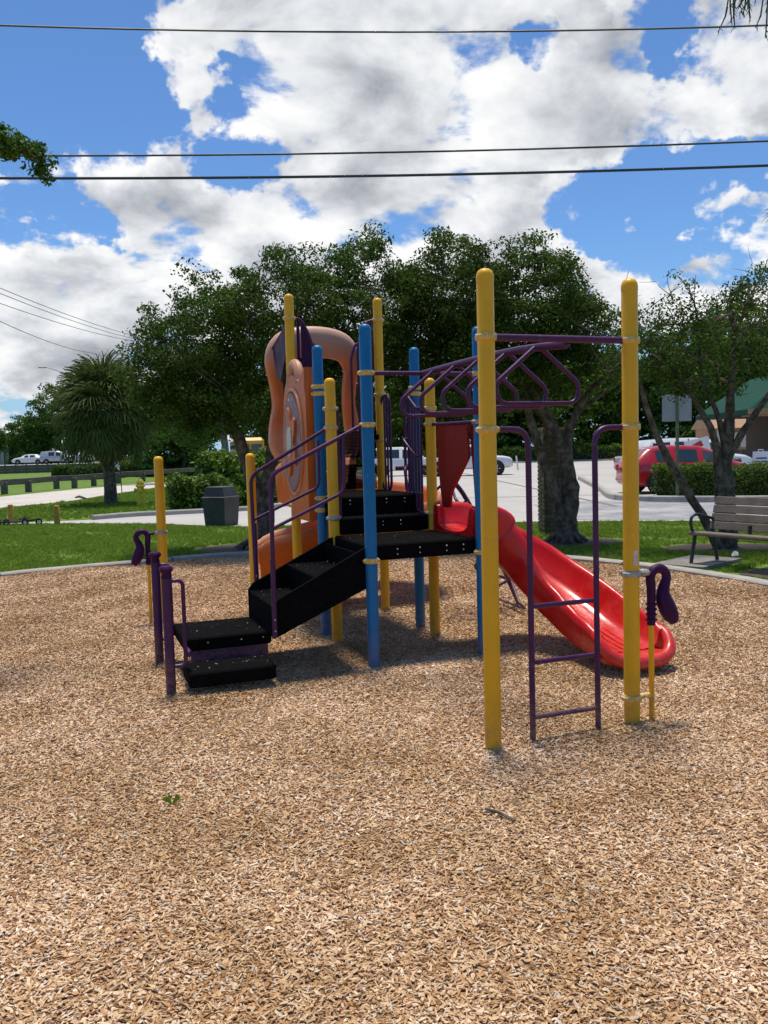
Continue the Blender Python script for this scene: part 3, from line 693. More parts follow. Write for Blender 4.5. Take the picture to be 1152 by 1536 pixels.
T('guard_frame', [(.48, 2 * S + GP + .012, 1.23), (.48, 2 * S + GP + .012, 1.79), (S - .04, 2 * S + GP + .012, 1.79)], .012, black_v)
deck2 = MB().box((S / 2, S + .165 + (S + GP - .16) / 2, 1.135), (S - .02, S + GP - .16, .17), bev=.012).build('deck', black_v, play)
bolts_row(deck2, [(u, S + .1645, z) for u in (.20, .36, .53, .70) for z in (1.185, 1.155)], (0, -1, 0))
MB().box((S - .07, 2 * S + GP - .03, 1.735), (.06, .05, .05), bev=.005).build('latch_block', black_v, pG, loc=(-S, -2 * S - GP, 0))
# stair side barriers
for sg, u0 in ((1, 0), (-1, S)):
    uu = u0 + sg * .075
    b = T('stair_barrier', [(u0, S, 1.953), (uu, S + .03, 1.953), (uu, S + .12, 1.955), (uu, S + .36, 2.10), (u0 + sg * .02, S + GP, 2.10)], .0125, fil=.04)
    T('bottom_rail', [(u0, S, 1.057), (uu, S + .02, 1.050), (uu, S + .10, 1.06), (uu, S + .34, 1.19), (uu, S + .43, 1.44), (u0, S + .52, 1.46)], .0135, parent=b, fil=.08)
    T('grab_loop', [(uu, S + .05, 1.55), (uu + sg * .005, S + .16, 1.55), (uu + sg * .03, S + .38, 1.70), (u0, S + .40, 1.70)], .0115, parent=b, fil=.04)
    for k, dv in enumerate((.035, .095, .16, .225, .30)):
        z1 = 1.953 if dv < .12 else 1.955 + (dv - .12) / .24 * .145; z0 = 1.05 if dv < .1 else 1.06 + (dv - .1) / .24 * .13
        T('baluster', [(uu, S + dv, z0), (uu, S + dv, z1)], .0105, parent=b, n=8)
# side loops next to the climber opening
for a, b in ((S + GP + .03, S + GP + .26), (2 * S + GP - .26, 2 * S + GP - .03)):
    q = T('side_barrier', [(S, a, 2.13), (S, b, 2.13), (S, b, 1.21), (S, a, 1.21)], .0135, fil=.1, closed=True)
    for t in (.35, .65): T('baluster', [(S, a + (b - a) * t, 1.21), (S, a + (b - a) * t, 2.13)], .0105, parent=q, n=8)
# arch climber with triangular loops on the far side
spine = T('climber_spine', fillet([(S - .02, 1.66, 1.43), (S + .38, 1.66, 1.44), (S + .62, 1.66, 1.25), (S + 1.0, 1.66, .62), (S + 1.28, 1.66, .0), (S + 1.30, 1.66, -.2)], .2, 8), .0225)
for k, (u, z) in enumerate(((S + .52, 1.30), (S + .70, 1.08), (S + .86, .84), (S + 1.02, .57), (S + 1.17, .28))):
    T('climber_loop', fillet([(u, 1.64, z), (u - .10, 1.30, z - .17), (u - .06, 1.26, z - .22), (u - .02, 2.06, z - .22), (u - .06, 2.02, z - .17), (u, 1.68, z)], .05, 5), .0135, parent=spine)
# purple wing panels beside the spiral-slide opening
VB = 2 * S + GP
for sg, u0 in ((1, 0), (-1, S)):
    f = T('wing_frame', [(u0, VB, 2.865), (u0 + sg * .11, VB, 2.865), (u0 + sg * .215, VB, 2.66), (u0 + sg * .215, VB, 1.52)], .0135, fil=.12)
    T('wing_frame_loop', [(u0 + sg * .12, VB + .01, 2.62), (u0 + sg * .22, VB + .02, 2.66), (u0 + sg * .28, VB + .02, 2.52), (u0 + sg * .28, VB + .02, 1.52)], .0125, parent=f, fil=.08)
    def plate(poly, v0, th): n_ = len(poly); return MB().add([(u0 + sg * a, v0, z) for a, z in poly] + [(u0 + sg * a, v0 + th, z) for a, z in poly], [tuple(range(n_)), tuple(range(n_, 2 * n_))[::-1]] + [(i, (i + 1) % n_, (i + 1) % n_ + n_, i + n_) for i in range(n_)])
    plate([(.108, 1.52), (.21, 1.52), (.21, 2.64), (.185, 2.74), (.15, 2.81), (.108, 2.85)], VB - .004, .012).build('wing_panel', purple_pl, f, 20)
    plate([(.066, 1.52), (.094, 1.52), (.094, 2.84), (.066, 2.84)], VB - .004, .012).build('wing_slat', purple_pl, f, 20)
    ns = [(VB + .63, 2.665), (VB + .04, 2.80), (VB + .04, 2.62), (VB + .34, 2.30), (VB + .50, 2.36)]
    MB().add([(u0 - sg * .02, a, z) for a, z in ns] + [(u0 - sg * .008, a, z) for a, z in ns], [tuple(range(5)), tuple(range(5, 10))[::-1]] + [(i, (i + 1) % 5, (i + 1) % 5 + 5, i + 5) for i in range(5)]).build('gusset_plate', purple_pl, f, 20)
    T('tunnel_rail', [(u0, VB, 2.86), (u0 - sg * .01, VB + .12, 2.80), (u0 - sg * .02, VB + .64, 2.655)], .0125, parent=f, fil=.08)
# orange moulded hood over the spiral slide
def hood_material():
    m = bleached_orange(); nt = m.node_tree; N = nt.nodes; L = nt.links; p = N['Principled BSDF']; src = p.inputs['Base Color'].links[0].from_socket
    tc = N.new('ShaderNodeTexCoord'); sp = N.new('ShaderNodeSeparateXYZ'); L.new(tc.outputs['Object'], sp.inputs[0]); nz = N.new('ShaderNodeTexNoise'); L.new(tc.outputs['Object'], nz.inputs['Vector']); nz.inputs['Scale'].default_value = 2.2; nz.inputs['Detail'].default_value = 4
    rp = N.new('ShaderNodeValToRGB'); mr = N.new('ShaderNodeMapRange'); L.new(sp.outputs[2], mr.inputs[0]); mr.inputs[1].default_value = 1.5; mr.inputs[2].default_value = 2.9; ad = N.new('ShaderNodeMath'); ad.operation = 'MULTIPLY_ADD'; L.new(nz.outputs[0], ad.inputs[0]); ad.inputs[1].default_value = .22; L.new(mr.outputs[0], ad.inputs[2]); L.new(ad.outputs[0], rp.inputs[0])
    e = rp.color_ramp.elements; e[0].position = .10; e[0].color = (.75, .75, .75, 1); e[1].position = 1.0; e[1].color = (.95, .95, .95, 1)
    for q, v in ((.30, .55), (.40, .05), (.74, .05), (.92, .80)): x = e.new(q); x.color = (v, v, v, 1)
    x = N.new('ShaderNodeMix'); x.data_type = 'RGBA'; L.new(rp.outputs[0], x.inputs['Factor']); L.new(src, x.inputs['A']); x.inputs['B'].default_value = (.56, .33, .235, 1); L.new(x.outputs['Result'], p.inputs['Base Color']); return m
def hood():
    cu = S / 2 - .02; VH = VB + .62
    out = [(.40, 1.52), (.455, 1.60), (.49, 1.72), (.47, 1.92), (.435, 2.10), (.46, 2.32), (.50, 2.52), (.485, 2.67), (.40, 2.80), (.24, 2.875), (0, 2.90)]
    out = [(-a, z) for a, z in out] + [(a, z) for a, z in out[-2::-1]]
    inn = [(.31, 1.53), (.335, 1.62), (.345, 1.74), (.335, 1.92), (.325, 2.10), (.335, 2.30), (.35, 2.42), (.325, 2.50), (.27, 2.555), (.16, 2.575), (0, 2.58)]
    inn = [(-a, z) for a, z in inn] + [(a, z) for a, z in inn[-2::-1]]
    o3 = np.array(spline([(a, z, 0) for a, z in out], 3)); i3 = np.array(spline([(a, z, 0) for a, z in inn], 3))
    mid = (o3 + i3) / 2
    def ring(a, v): return [(cu + p[0], VH + v, p[1]) for p in a]
    rings = [ring(i3 * .5 + o3 * .5, .24), ring(o3 * .88 + i3 * .12, .22), ring(o3 * .97 + i3 * .03, .14), ring(o3, .06), ring(o3 * .9 + i3 * .1, .012), ring(o3 * .66 + i3 * .34, -.008), ring(o3 * .3 + i3 * .7, .010), ring(i3, .06), ring(i3 * .98 + o3 * .02, .14), ring(i3 * .9 + o3 * .1, .21), ring(i3 * .5 + o3 * .5, .24)]
    m = MB(); n = len(rings[0]); vs = [p for r in rings for p in r]; fs = []
    for i in range(len(rings) - 1):
        for k in range(n - 1): fs.append((i * n + k, (i + 1) * n + k, (i + 1) * n + k + 1, i * n + k + 1))
    m.add(vs, fs)
    h = m.build('slide_hood', hood_material(), play, 60)
    for sg in (-1, 1): bolt(h, (cu + sg * .40, VH + .0, 2.66), (0, -1, 0))
hood()
def slide(name, path, prof, hs, mt, parent=play, ncat=6, ws=None):
    P = spline(path, ncat); n = len(P); rings = []
    HS = np.interp(np.linspace(0, 1, n), np.linspace(0, 1, len(hs)), hs); WS = np.interp(np.linspace(0, 1, n), np.linspace(0, 1, len(ws)), ws) if ws else np.ones(n)
    for i in range(n):
        t = P[min(i + 1, n - 1)] - P[max(i - 1, 0)]; t = t / np.linalg.norm(t); sd = np.array([t[1], -t[0], 0]); sd /= np.linalg.norm(sd); up = np.cross(sd, t)
        rings.append([tuple(P[i] + sd * w * WS[i] + up * (h * HS[i] if h > 0 else h)) for w, h in prof])
    return MB().loft(rings).build(name, mt, parent, 60), P
def uprof(W, b, hgt, th=.05):
    L = [(-W - .02, -th * .2), (-W - .035, hgt * .70), (-W - .030, hgt * .93), (-W - .008, hgt), (-W + .018, hgt * .96), (-W + .032, hgt * .82), (-b - .02, hgt * .25), (-b + .03, .022), (-b * .45, .004)]
    full = L + [(0, 0)] + [(-w, h) for w, h in L[::-1]]
    return full + [(b * .9, -th), (-b * .9, -th)]
CU = 1.65
rs, RP = slide('red_slide', [(S - .03, .44, .935), (S + .16, .44, .915), (1.20, .42, .79), (1.40, .30, .60), (1.55, .09, .42), (1.625, -.17, .285), (CU, -.42, .19), (CU, -.66, .145), (CU, -.82, .13)],
               uprof(.262, .195, .24, .07), [.85, 1.0, 1.05, 1.05, 1.0, .98, .92, .82, .60], red_pl, ws=[1.25, 1.1, 1, 1, 1, 1, 1.0, 1.02, 1.0])
# rounded exit lip
lip = MB(); lw = .272
lp = spline([(CU - lw, -.76, .272), (CU - lw - .01, -.85, .225), (CU - lw * .90, -.93, .145), (CU - lw * .55, -.975, .098), (CU, -.985, .088), (CU + lw * .55, -.975, .098), (CU + lw * .90, -.93, .145), (CU + lw + .01, -.85, .225), (CU + lw, -.76, .272)], 6)
lip.tube([tuple(p) for p in lp], [.028 + .020 * math.sin(math.pi * i / (len(lp) - 1)) ** .7 for i in range(len(lp))], 12).build('exit_lip', red_pl, rs, 60)
bedp = [(CU - .24, -.78, .128)] + [(p[0] * .93 + CU * .07, p[1] + .015, .118) for p in lp[8:-8]] + [(CU + .24, -.78, .128)]
MB().prism([(p[0], p[1]) for p in bedp], .075, .128).build('exit_bed', red_pl, rs, 30)
for k in range(6): MB().tube([(CU - .14 + k * .056, -.36, .206), (CU - .14 + k * .056, -.64, .150), (CU - .14 + k * .056, -.82, .134)], .005, 6).build('bed_ridge', red_pl, rs)
MB().box((CU, -.56, .05), (.10, .10, .16)).build('slide_foot', red_pl, rs)
# red hood panels above the slide entry
mm = lambda poly, u, th: MB().add([(u, a, z) for a, z in poly] + [(u + th, a, z) for a, z in poly], [tuple(range(len(poly)))[::-1], tuple(range(len(poly), 2 * len(poly)))] + [(i, (i + 1) % len(poly), (i + 1) % len(poly) + len(poly), i + len(poly)) for i in range(len(poly))])
T('hood_bar', [(S, S - .03, 1.81), (S, .03, 1.80)], .0145)
hd = mm([(.79, 1.80), (.225, 1.795), (.20, 1.53), (.30, 1.44), (.405, 1.349), (.50, 1.27), (.54, 1.22), (.556, 1.12), (.70, 1.11), (.745, 1.30), (.77, 1.5)], S + .012, .02).build('slide_canopy', red_sheet, play, 20)
mm([(.262, 1.795), (.10, 1.79), (.105, 1.09), (.185, 1.09), (.205, 1.30), (.235, 1.53)], S + .060, .02).build('canopy_wing', red_sheet, hd, 20)
mm([(.83, .93), (.73, .93), (.70, 1.10), (.74, 1.15), (.83, 1.15)], S + .008, .03).build('entry_cheek', red_pl, rs, 20)
mm([(.15, .93), (.05, .93), (.05, 1.15), (.14, 1.15), (.18, 1.10)], S + .008, .03).build('entry_cheek', red_pl, rs, 20)
# orange spiral slide
R_ = .60; cx, cy = .44 + R_, VB + 1.15; sp = [(.30, VB + .05, 1.22), (.34, VB + .50, 1.20), (.44, VB + .85, 1.17)]
for k in range(0, 10): a = math.pi - k * (1.5 * math.pi) / 9; sp.append((cx + R_ * math.cos(a), cy + R_ * math.sin(a), 1.12 - .055 * k))
sp += [(.75, cy - R_ + .0, .575), (.40, cy - R_ + .02, .515), (.08, cy - R_ + .06, .45), (-.12, cy - R_ + .10, .41), (-.22, cy - R_ + .12, .40)]
os_, OP = slide('spiral_slide', sp, uprof(.30, .22, .36, .08), [1, 1, 1, 1, 1, 1, 1, 1, 1, .98, .80], orange, ws=[1] * 9 + [1.0, .92])
MB().tube([(.3, cy - R_, .5), (.3, cy - R_, -.2)], .03, 10).build('slide_support', orange, os_)
# activity panel between I and J
def panel():
    U = -.055; out = [(1.27, 1.02), (1.27, 2.06), (1.30, 2.16), (1.30, 2.33), (1.34, 2.30), (1.42, 2.24), (1.50, 2.23), (1.60, 2.27), (1.72, 2.30), (1.86, 2.285), (1.97, 2.20), (2.03, 2.08), (2.05, 1.86), (2.04, 1.55), (1.99, 1.36), (1.90, 1.22), (1.80, 1.14), (1.66, 1.10), (1.5, 1.02)]
    pan = mm(out, U - .045, .09).build('activity_panel', orange, play, 25)
    cv, cz, rv, rz = 1.70, 1.70, .30, .44
    ell = lambda k, n=40: [(cv + rv * k * math.cos(a), cz + rz * k * math.sin(a)) for a in np.linspace(0, 2 * math.pi, n, endpoint=False)]
    MB().tube([(U - .047, a, z) for a, z in ell(1.06)], .020, 8, True).build('panel_rim', pale_orange, pan)
    mm(ell(1.0), U - .066, .02).build('disc', mauve, pan, 25)
    for k in range(14): a = 2 * math.pi * k / 14; bolt(pan, (U - .066, cv + rv * .88 * math.cos(a), cz + rz * .88 * math.sin(a)), (-1, 0, 0))
    fl = [(cv + (.165 + .05 * math.cos(5 * a)) * math.cos(a), cz + (.25 + .075 * math.cos(5 * a)) * math.sin(a)) for a in np.linspace(0, 2 * math.pi, 72, endpoint=False)]
    w = mm(fl, U - .088, .022).build('flower_wheel', orange, pan, 25)
    mm([(cv + .085 * math.cos(a), cz + .135 * math.sin(a)) for a in np.linspace(0, 2 * math.pi, 24, endpoint=False)], U - .094, .006).build('wheel_mirror', silver, w, 25)
    MB().tube([(U - .09, cv, cz), (U - .04, cv, cz)], .03, 10).build('axle', orange, w)
    arch = [Vector((U - .01, 1.72 + .16 * math.cos(a), 2.20 + .20 * math.sin(a))) for a in np.linspace(.1, math.pi - .1, 12)]
    MB().tube(arch, .045, 10).build('top_arch', pale_orange, pan)
    MB().box((U, 1.62, 1.07), (.07, .60, .14), bev=.02).build('panel_skirt', orange, pan)
panel()

# freestanding posts with the second talk tube
def W(u, v): return (-.102 + u * math.cos(TH) - v * math.sin(TH), 6.172 + u * math.sin(TH) + v * math.cos(TH))
lx, ly = W(-1.203, 2.607); tp = empty('talk_tube_post', (lx, ly, 0), TH)
tag(tp, 'yellow post with a purple talk tube horn clamped to it, behind the transfer step', 'talk tube')
add_post(0, 0, 1.605, yellow, [.872], tp, grey=(0,)); talk_tube(tp, -1)
kx, ky = W(-.316, 2.607); kp = empty('yellow_post', (kx, ky, 0), TH)
tag(kp, 'short plain yellow post standing behind the stair handrails', 'post')
add_post(0, 0, 1.61, yellow, [], kp)

# ================================================================== VEGETATION
def leaf_cloud(centers, spread, n_per, size, up=.5, flat=.6, aspect=.5, droop=0.):
    """small leaf faces round the given cluster centres -> (verts, quads)"""
    C = np.repeat(np.asarray(centers, float), n_per, 0); n = len(C)
    sp = np.repeat(np.asarray(spread, float), n_per) if np.ndim(spread) else spread
    off = rng.normal(size=(n, 3)); off /= np.linalg.norm(off, axis=1)[:, None]; off *= (rng.random(n) ** .45)[:, None]
    off[:, 2] *= flat; off = off * (sp[:, None] if np.ndim(sp) else sp)
    P = C + off
    nrm = rng.normal(size=(n, 3)) * .8 + off / (np.linalg.norm(off, axis=1)[:, None] + 1e-6) * .5; nrm[:, 2] += up; nrm /= np.linalg.norm(nrm, axis=1)[:, None]
    t = np.cross(nrm, rng.normal(size=(n, 3))); t /= np.linalg.norm(t, axis=1)[:, None] + 1e-9; t[:, 2] -= droop; b = np.cross(nrm, t)
    L = (size * rng.uniform(.6, 1.35, n))[:, None]; w = L * aspect
    v = np.stack([P - t * L * .5, P + b * w * .5 + nrm * L * .08, P + t * L * .5, P - b * w * .5 + nrm * L * .08], 1).reshape(-1, 3)
    f = np.arange(n * 4).reshape(-1, 4); return v, f
def limb(mb, a, b, r0, r1, wob=.08, n=6, seg=8):
    a, b = Vector(a), Vector(b); L = (b - a).length; pts = []
    j1 = Vector((rnd.uniform(-1, 1), rnd.uniform(-1, 1), rnd.uniform(-.3, .6))) * L * wob; j2 = Vector((rnd.uniform(-1, 1), rnd.uniform(-1, 1), rnd.uniform(-.3, .6))) * L * wob
    for i in range(n + 1):
        t = i / n; pts.append(a.lerp(b, t) + j1 * math.sin(math.pi * t) + j2 * math.sin(2 * math.pi * t) * .5)
    mb.tube(pts, [r0 + (r1 - r0) * (i / n) for i in range(n + 1)], seg, caps=False); return pts
def sample_crown(ells, n, shell=.55, lump=.18):
    """points in a union of ellipsoids, more of them towards the surface, with a lumpy outline"""
    vol = np.array([e[1][0] * e[1][1] * e[1][2] for e in ells]); k = rng.choice(len(ells), n, p=vol / vol.sum()); d = rng.normal(size=(n, 3)); d /= np.linalg.norm(d, axis=1)[:, None]
    r = rng.random(n) ** (1 / 3) * (1 - shell) + shell * rng.random(n) ** .12
    lum = 1 + lump * (np.sin(d[:, 0] * 7 + k) * np.sin(d[:, 2] * 6 + 2 * k) + .6 * np.sin(d[:, 1] * 9 + d[:, 0] * 5))
    c = np.array([e[0] for e in ells])[k]; a = np.array([e[1] for e in ells])[k]
    return c + d * (r * lum)[:, None] * a
def tree(name, label, group, trunk_paths, ells, n_cl, n_per, size, spread, lm, bm=bark, twigs=True, twig_r=.010, cat='tree', bare=0, flat=.6, up=.5, zmin=None):
    root = empty(name, (trunk_paths[0][0][0], trunk_paths[0][0][1], 0)); tag(root, label, cat, group)
    ox, oy = root.location.x, root.location.y
    mb = MB(); ends = []
    for path in trunk_paths:
        pts = spline([p[:3] for p in path], 5); R = np.interp(np.linspace(0, 1, len(pts)), np.linspace(0, 1, len(path)), [p[3] for p in path])
        pts = [Vector(p) + Vector((rnd.uniform(-1, 1), rnd.uniform(-1, 1), 0)) * R[i] * .16 for i, p in enumerate(pts)]
        mb.tube(pts, [r * rnd.uniform(.92, 1.1) for r in R], 12); ends += [(p, R[i]) for i, p in enumerate(pts) if i > len(pts) * .55]
    C = sample_crown(ells, n_cl)
    if zmin is not None: C = C[C[:, 2] > zmin]
    mid = C[rng.choice(len(C), min(len(C), 26), replace=False)]
    tr = mb.build('trunk', bm, None, 60); lb = MB(); nodes = [(p, max(.012, r * .6)) for p, r in ends]
    base_nodes = list(nodes)
    cen = np.mean([e[0] for e in ells], axis=0)
    for m_ in mid:
        q = Vector(m_) * .8 + Vector(cen) * .2
        p, r = min(base_nodes, key=lambda e: (e[0] - q).length)
        pts = limb(lb, p, q, r * .75, .012, .10, 6, 7); nodes += [(x, .012 + (r * .7 - .012) * (1 - i / 6)) for i, x in enumerate(pts)]
    NP = np.array([n[0] for n in nodes])
    if twigs:
        sel = C if len(C) < 420 else C[rng.choice(len(C), 420, replace=False)]
        for c in sel:
            i = int(np.argmin(((NP - c) ** 2).sum(1))); limb(lb, NP[i], c, twig_r, .003, .12, 3, 4)
    for k in range(bare):
        c = C[rng.integers(len(C))]; d = Vector((rnd.uniform(-1, 1), rnd.uniform(-.6, .6), rnd.uniform(.2, 1.1))).normalized()
        pts = limb(lb, c, Vector(c) + d * rnd.uniform(.3, .75), .008, .003, .1, 4, 4)
        for _ in range(3):
            j = rnd.choice(pts[1:]); limb(lb, j, j + Vector((rnd.uniform(-1, 1), rnd.uniform(-1, 1), rnd.uniform(-.1, 1))) * .22, .004, .002, .1, 2, 4)
    li = lb.build('limbs', bm, None, 60)
    v, f = leaf_cloud(C, spread * rng.uniform(.6, 1.3, len(C)), n_per, size, up, flat)
    cr = link('crown', mesh_np('crown', v, f), lm)
    for o in (tr, li, cr):
        o.parent = root; o.matrix_parent_inverse = Matrix.Translation((-ox, -oy, 0))
    return root
def flare(root, cx, cy, r, n=9):
    """root flare at the foot of a trunk"""
    m = MB()
    for k in range(n):
        a = 2 * math.pi * k / n + rnd.uniform(-.2, .2); l = rnd.uniform(1.8, 3.4) * r
        m.tube([(cx + math.cos(a) * r * .5, cy + math.sin(a) * r * .5, .32), (cx + math.cos(a) * r * .95, cy + math.sin(a) * r * .95, .12), (cx + math.cos(a) * l * .75, cy + math.sin(a) * l * .75, .03), (cx + math.cos(a + .15) * l, cy + math.sin(a + .15) * l, -.03)], [r * .42, r * .36, r * .26, r * .10], 7)
    o = m.build('root_flare', bark, None, 60); o.parent = root; o.matrix_parent_inverse = Matrix.Translation((-root.location.x, -root.location.y, 0)); return o

# big dark tree behind the structure, multi-stemmed, left
t1 = tree('shade_tree', 'broad dark green shade tree with several dark stems behind the spiral slide', 'shade trees behind the play area',
          [[(-2.15, 14.5, -.05, .17), (-2.12, 14.5, .5, .15), (-2.25, 14.5, 1.3, .12), (-2.5, 14.4, 2.1, .09), (-2.9, 14.3, 3.0, .05)],
           [(-2.05, 14.6, -.05, .15), (-1.98, 14.6, .8, .12), (-1.9, 14.6, 1.6, .10), (-1.8, 14.7, 2.5, .08), (-1.2, 14.7, 3.5, .05)],
           [(-2.12, 14.55, .8, .11), (-1.85, 14.5, 1.5, .09), (-1.45, 14.4, 2.2, .07), (-.6, 14.3, 3.2, .05)]],
          [((-2.75, 14.3, 3.35), (1.30, 1.4, 1.15)), ((-3.35, 14.2, 2.95), (.95, 1.1, .85)), ((-1.5, 14.3, 3.75), (1.35, 1.5, 1.25)), ((-.35, 14.3, 3.85), (1.25, 1.4, 1.30)), ((-2.2, 14.0, 2.7), (1.5, 1.2, .80)), ((-.3, 14.2, 2.9), (1.1, 1.1, 1.0)), ((-3.2, 14.0, 2.4), (.7, .9, .5))],
          980, 110, .060, .27, leaf_dark, zmin=1.95)
t2 = tree('shade_tree', 'dark green shade tree with leaning double trunk beside a brick pillar', 'shade trees behind the play area',
          [[(3.05, 14.25, -.05, .20), (3.07, 14.25, .3, .17), (3.10, 14.25, .9, .155), (2.98, 14.25, 1.5, .13), (2.74, 14.2, 2.05, .11), (2.4, 14.2, 2.7, .08), (1.9, 14.2, 3.5, .05)],
           [(2.95, 14.15, .30, .12), (2.78, 14.1, 1.0, .085), (2.58, 14.1, 1.6, .07), (2.44, 14.1, 2.1, .06), (2.2, 14.0, 3.0, .04)],
           [(3.06, 14.3, 1.2, .10), (3.10, 14.3, 1.75, .085), (3.22, 14.3, 2.05, .07), (3.45, 14.3, 2.45, .05), (4.0, 14.3, 2.95, .03)],
           [(3.2, 14.3, 2.1, .05), (3.55, 14.35, 2.35, .035), (3.95, 14.4, 2.6, .025), (4.4, 14.4, 2.8, .015)]],
          [((1.30, 14.3, 4.0), (1.0, 1.3, 1.08)), ((2.35, 14.3, 3.85), (1.2, 1.4, 1.02)), ((3.1, 14.3, 3.55), (.75, 1.1, .66)), ((1.7, 14.2, 3.0), (1.2, 1.1, .85)), ((.65, 14.4, 3.5), (.85, 1.1, 1.1)), ((2.9, 14.3, 2.9), (.9, .9, .5))],
          820, 105, .060, .26, leaf_dark, zmin=2.15)
flare(t2, 3.05, 14.25, .15, 8)
flare(t1, -2.1, 14.55, .20, 7)
# right-hand sparse tree with several slender stems
t3 = tree('sparse_tree', 'thin-crowned tree with many slender stems and bare twigs behind the bench', None,
          [[(5.20, 12.9, -.05, .16), (5.19, 12.9, .5, .135), (5.17, 12.9, 1.1, .11), (5.20, 12.9, 1.6, .09), (5.25, 12.9, 2.3, .06), (5.3, 12.9, 3.2, .03)],
           [(5.14, 12.8, .2, .09), (5.06, 12.85, .9, .075), (4.98, 12.8, 1.6, .055), (4.75, 12.8, 2.1, .04), (4.35, 12.8, 2.7, .025)],
           [(5.22, 12.9, 1.35, .06), (5.40, 12.8, 1.75, .05), (5.75, 12.7, 2.3, .04), (6.2, 12.6, 3.0, .025)],
           [(5.02, 12.7, -.05, .075), (4.80, 12.7, .42, .066), (4.45, 12.7, 1.0, .058), (4.12, 12.7, 1.62, .05), (3.92, 12.7, 2.15, .04), (3.75, 12.7, 2.9, .025)],
           [(5.18, 12.9, 1.5, .05), (5.05, 12.9, 2.0, .04), (4.85, 13, 2.6, .03), (4.8, 13, 3.4, .015)]],
          [((4.5, 12.9, 3.05), (.75, .9, .62)), ((5.5, 12.9, 3.3), (.9, 1, .65)), ((3.75, 12.9, 3.05), (.55, .8, .62)), ((4.35, 12.9, 3.75), (.35, .5, .42)), ((6.0, 12.8, 3.45), (.8, .9, .75)), ((4.8, 12.9, 2.55), (1.0, .8, .35)), ((3.55, 13.2, 3.55), (.5, .6, .3))],
          330, 44, .054, .22, leaf_dark, bare=36, zmin=2.2)

# background trees
def bgtree(label, group, x, y, h, w, lm=leaf_far, n_cl=150, n_per=45, size=.30, trunk=.16, low=.28, bm=bark):
    e = [((x, y, h * .62), (w * .5, w * .45, h * .36))]
    e.append(((x, y - .3, h * .16), (w * .52, w * .4, h * .20)))
    for k in range(5): a = rnd.uniform(0, 6.28); e.append(((x + math.cos(a) * w * .28, y + math.sin(a) * w * .2, h * rnd.uniform(.45, .78)), (w * rnd.uniform(.2, .34), w * .28, h * rnd.uniform(.14, .22))))
    return tree('background_tree', label, group, [[(x, y, -.05, trunk), (x + .05, y, h * .25, trunk * .8), (x + rnd.uniform(-.3, .3), y, h * .55, trunk * .5)]], e, n_cl, n_per, size, w * .085 + .2, lm, bm, twigs=False, zmin=h * low)
gR = 'trees beyond the parking lot hedge'
for px, y, h, w, lm, lab in [
        (690, 93, 11, 11, leaf_mid, 'mid green tree beyond the lot hedge behind the red slide canopy'), (770, 96, 10.5, 10, leaf_far, 'dull green tree beyond the lot hedge behind the white pickup nose'), (835, 92, 11.5, 11, leaf_light, 'bright yellow-green tree beyond the lot hedge behind the brick pillar'),
        (905, 94, 12.5, 11, leaf_mid, 'mid green tree beyond the lot hedge left of the silver car'), (975, 92, 13.5, 12, leaf_far, 'tall dull green tree beyond the lot behind the white minivan'), (1045, 90, 15, 12, leaf_mid, 'tall mid green tree behind the grey road sign'),
        (1115, 92, 17, 13, leaf_light, 'tallest bright green tree rising behind the tan gabled shed'), (1185, 90, 16, 13, leaf_far, 'tall dull green tree rising behind the green awning'), (620, 95, 9.5, 10, leaf_light, 'bright green tree beyond the lot behind the white sport utility car'),
        (555, 97, 9, 10, leaf_mid, 'mid green tree beyond the lot behind the black upper steps'), (500, 92, 9, 9, leaf_light, 'bright green tree beyond the lot behind the orange activity panel')]:
    bgtree(lab, gR, aty(px, 680, y)[0], y, h, w, lm, 260, 60, .52, .2, .03)
gL = 'trees along the far road'
for px, y, h, w, lm, lab in ((48, 150, 9.5, 10, leaf_mid, 'round mid green tree on the far road behind the white car'), (92, 146, 14.5, 11, leaf_mid, 'tall mid green tree left of the fan palm crown'), (130, 140, 14, 12, leaf_far, 'tall dull green tree directly behind the fan palm'), (246, 134, 10.5, 11, leaf_light, 'bright green tree behind the talk tube post'),
                             (275, 72, 6.8, 7, leaf_mid, 'low mid green tree between hydrant and grey trunk'), (205, 138, 11, 11, leaf_mid, 'mid green tree just right of the fan palm'), (405, 88, 9, 9, leaf_light, 'bright green tree beyond the school bus behind dark stems'), (445, 80, 8, 8, leaf_mid, 'mid green tree behind the orange hood and dark stems'),
                             (28, 170, 7, 9, leaf_far, 'small far tree beside the pale distant building'), (-30, 150, 8, 10, leaf_far, 'dull green tree hiding one end of the canal fence')):
    bgtree(lab, gL, aty(px, 690, y)[0], y, h, w, lm, 230, 60, .42, .2, .03)
gx, gy, _ = gnd(343, 722)
tree('grey_trunk_tree', 'light green tree with a leaning pale grey trunk beyond the rubbish bin', None,
     [[(gx, gy, -.05, .26), (gx - .15, gy, 2.2, .22), (gx - .42, gy, 4.2, .18), (gx - .5, gy, 6, .10)], [(gx - .3, gy, 3.6, .10), (gx + .5, gy, 3.75, .08), (gx + 1.4, gy, 4.3, .05)]],
     [((gx - 3.2, gy, 4.4), (2.2, 2, 1.6)), ((gx - 1.2, gy, 6.0), (2.2, 2, 1.6)), ((gx - 4.0, gy - 1, 3.0), (1.8, 1.5, 1.2)), ((gx + 1.8, gy, 5.5), (1.8, 1.6, 1.4)), ((gx - 1.8, gy + .5, 2.6), (1.3, 1.2, 1.0))],
     150, 60, .22, .75, leaf_mid, palebark, twigs=False, zmin=1.2)

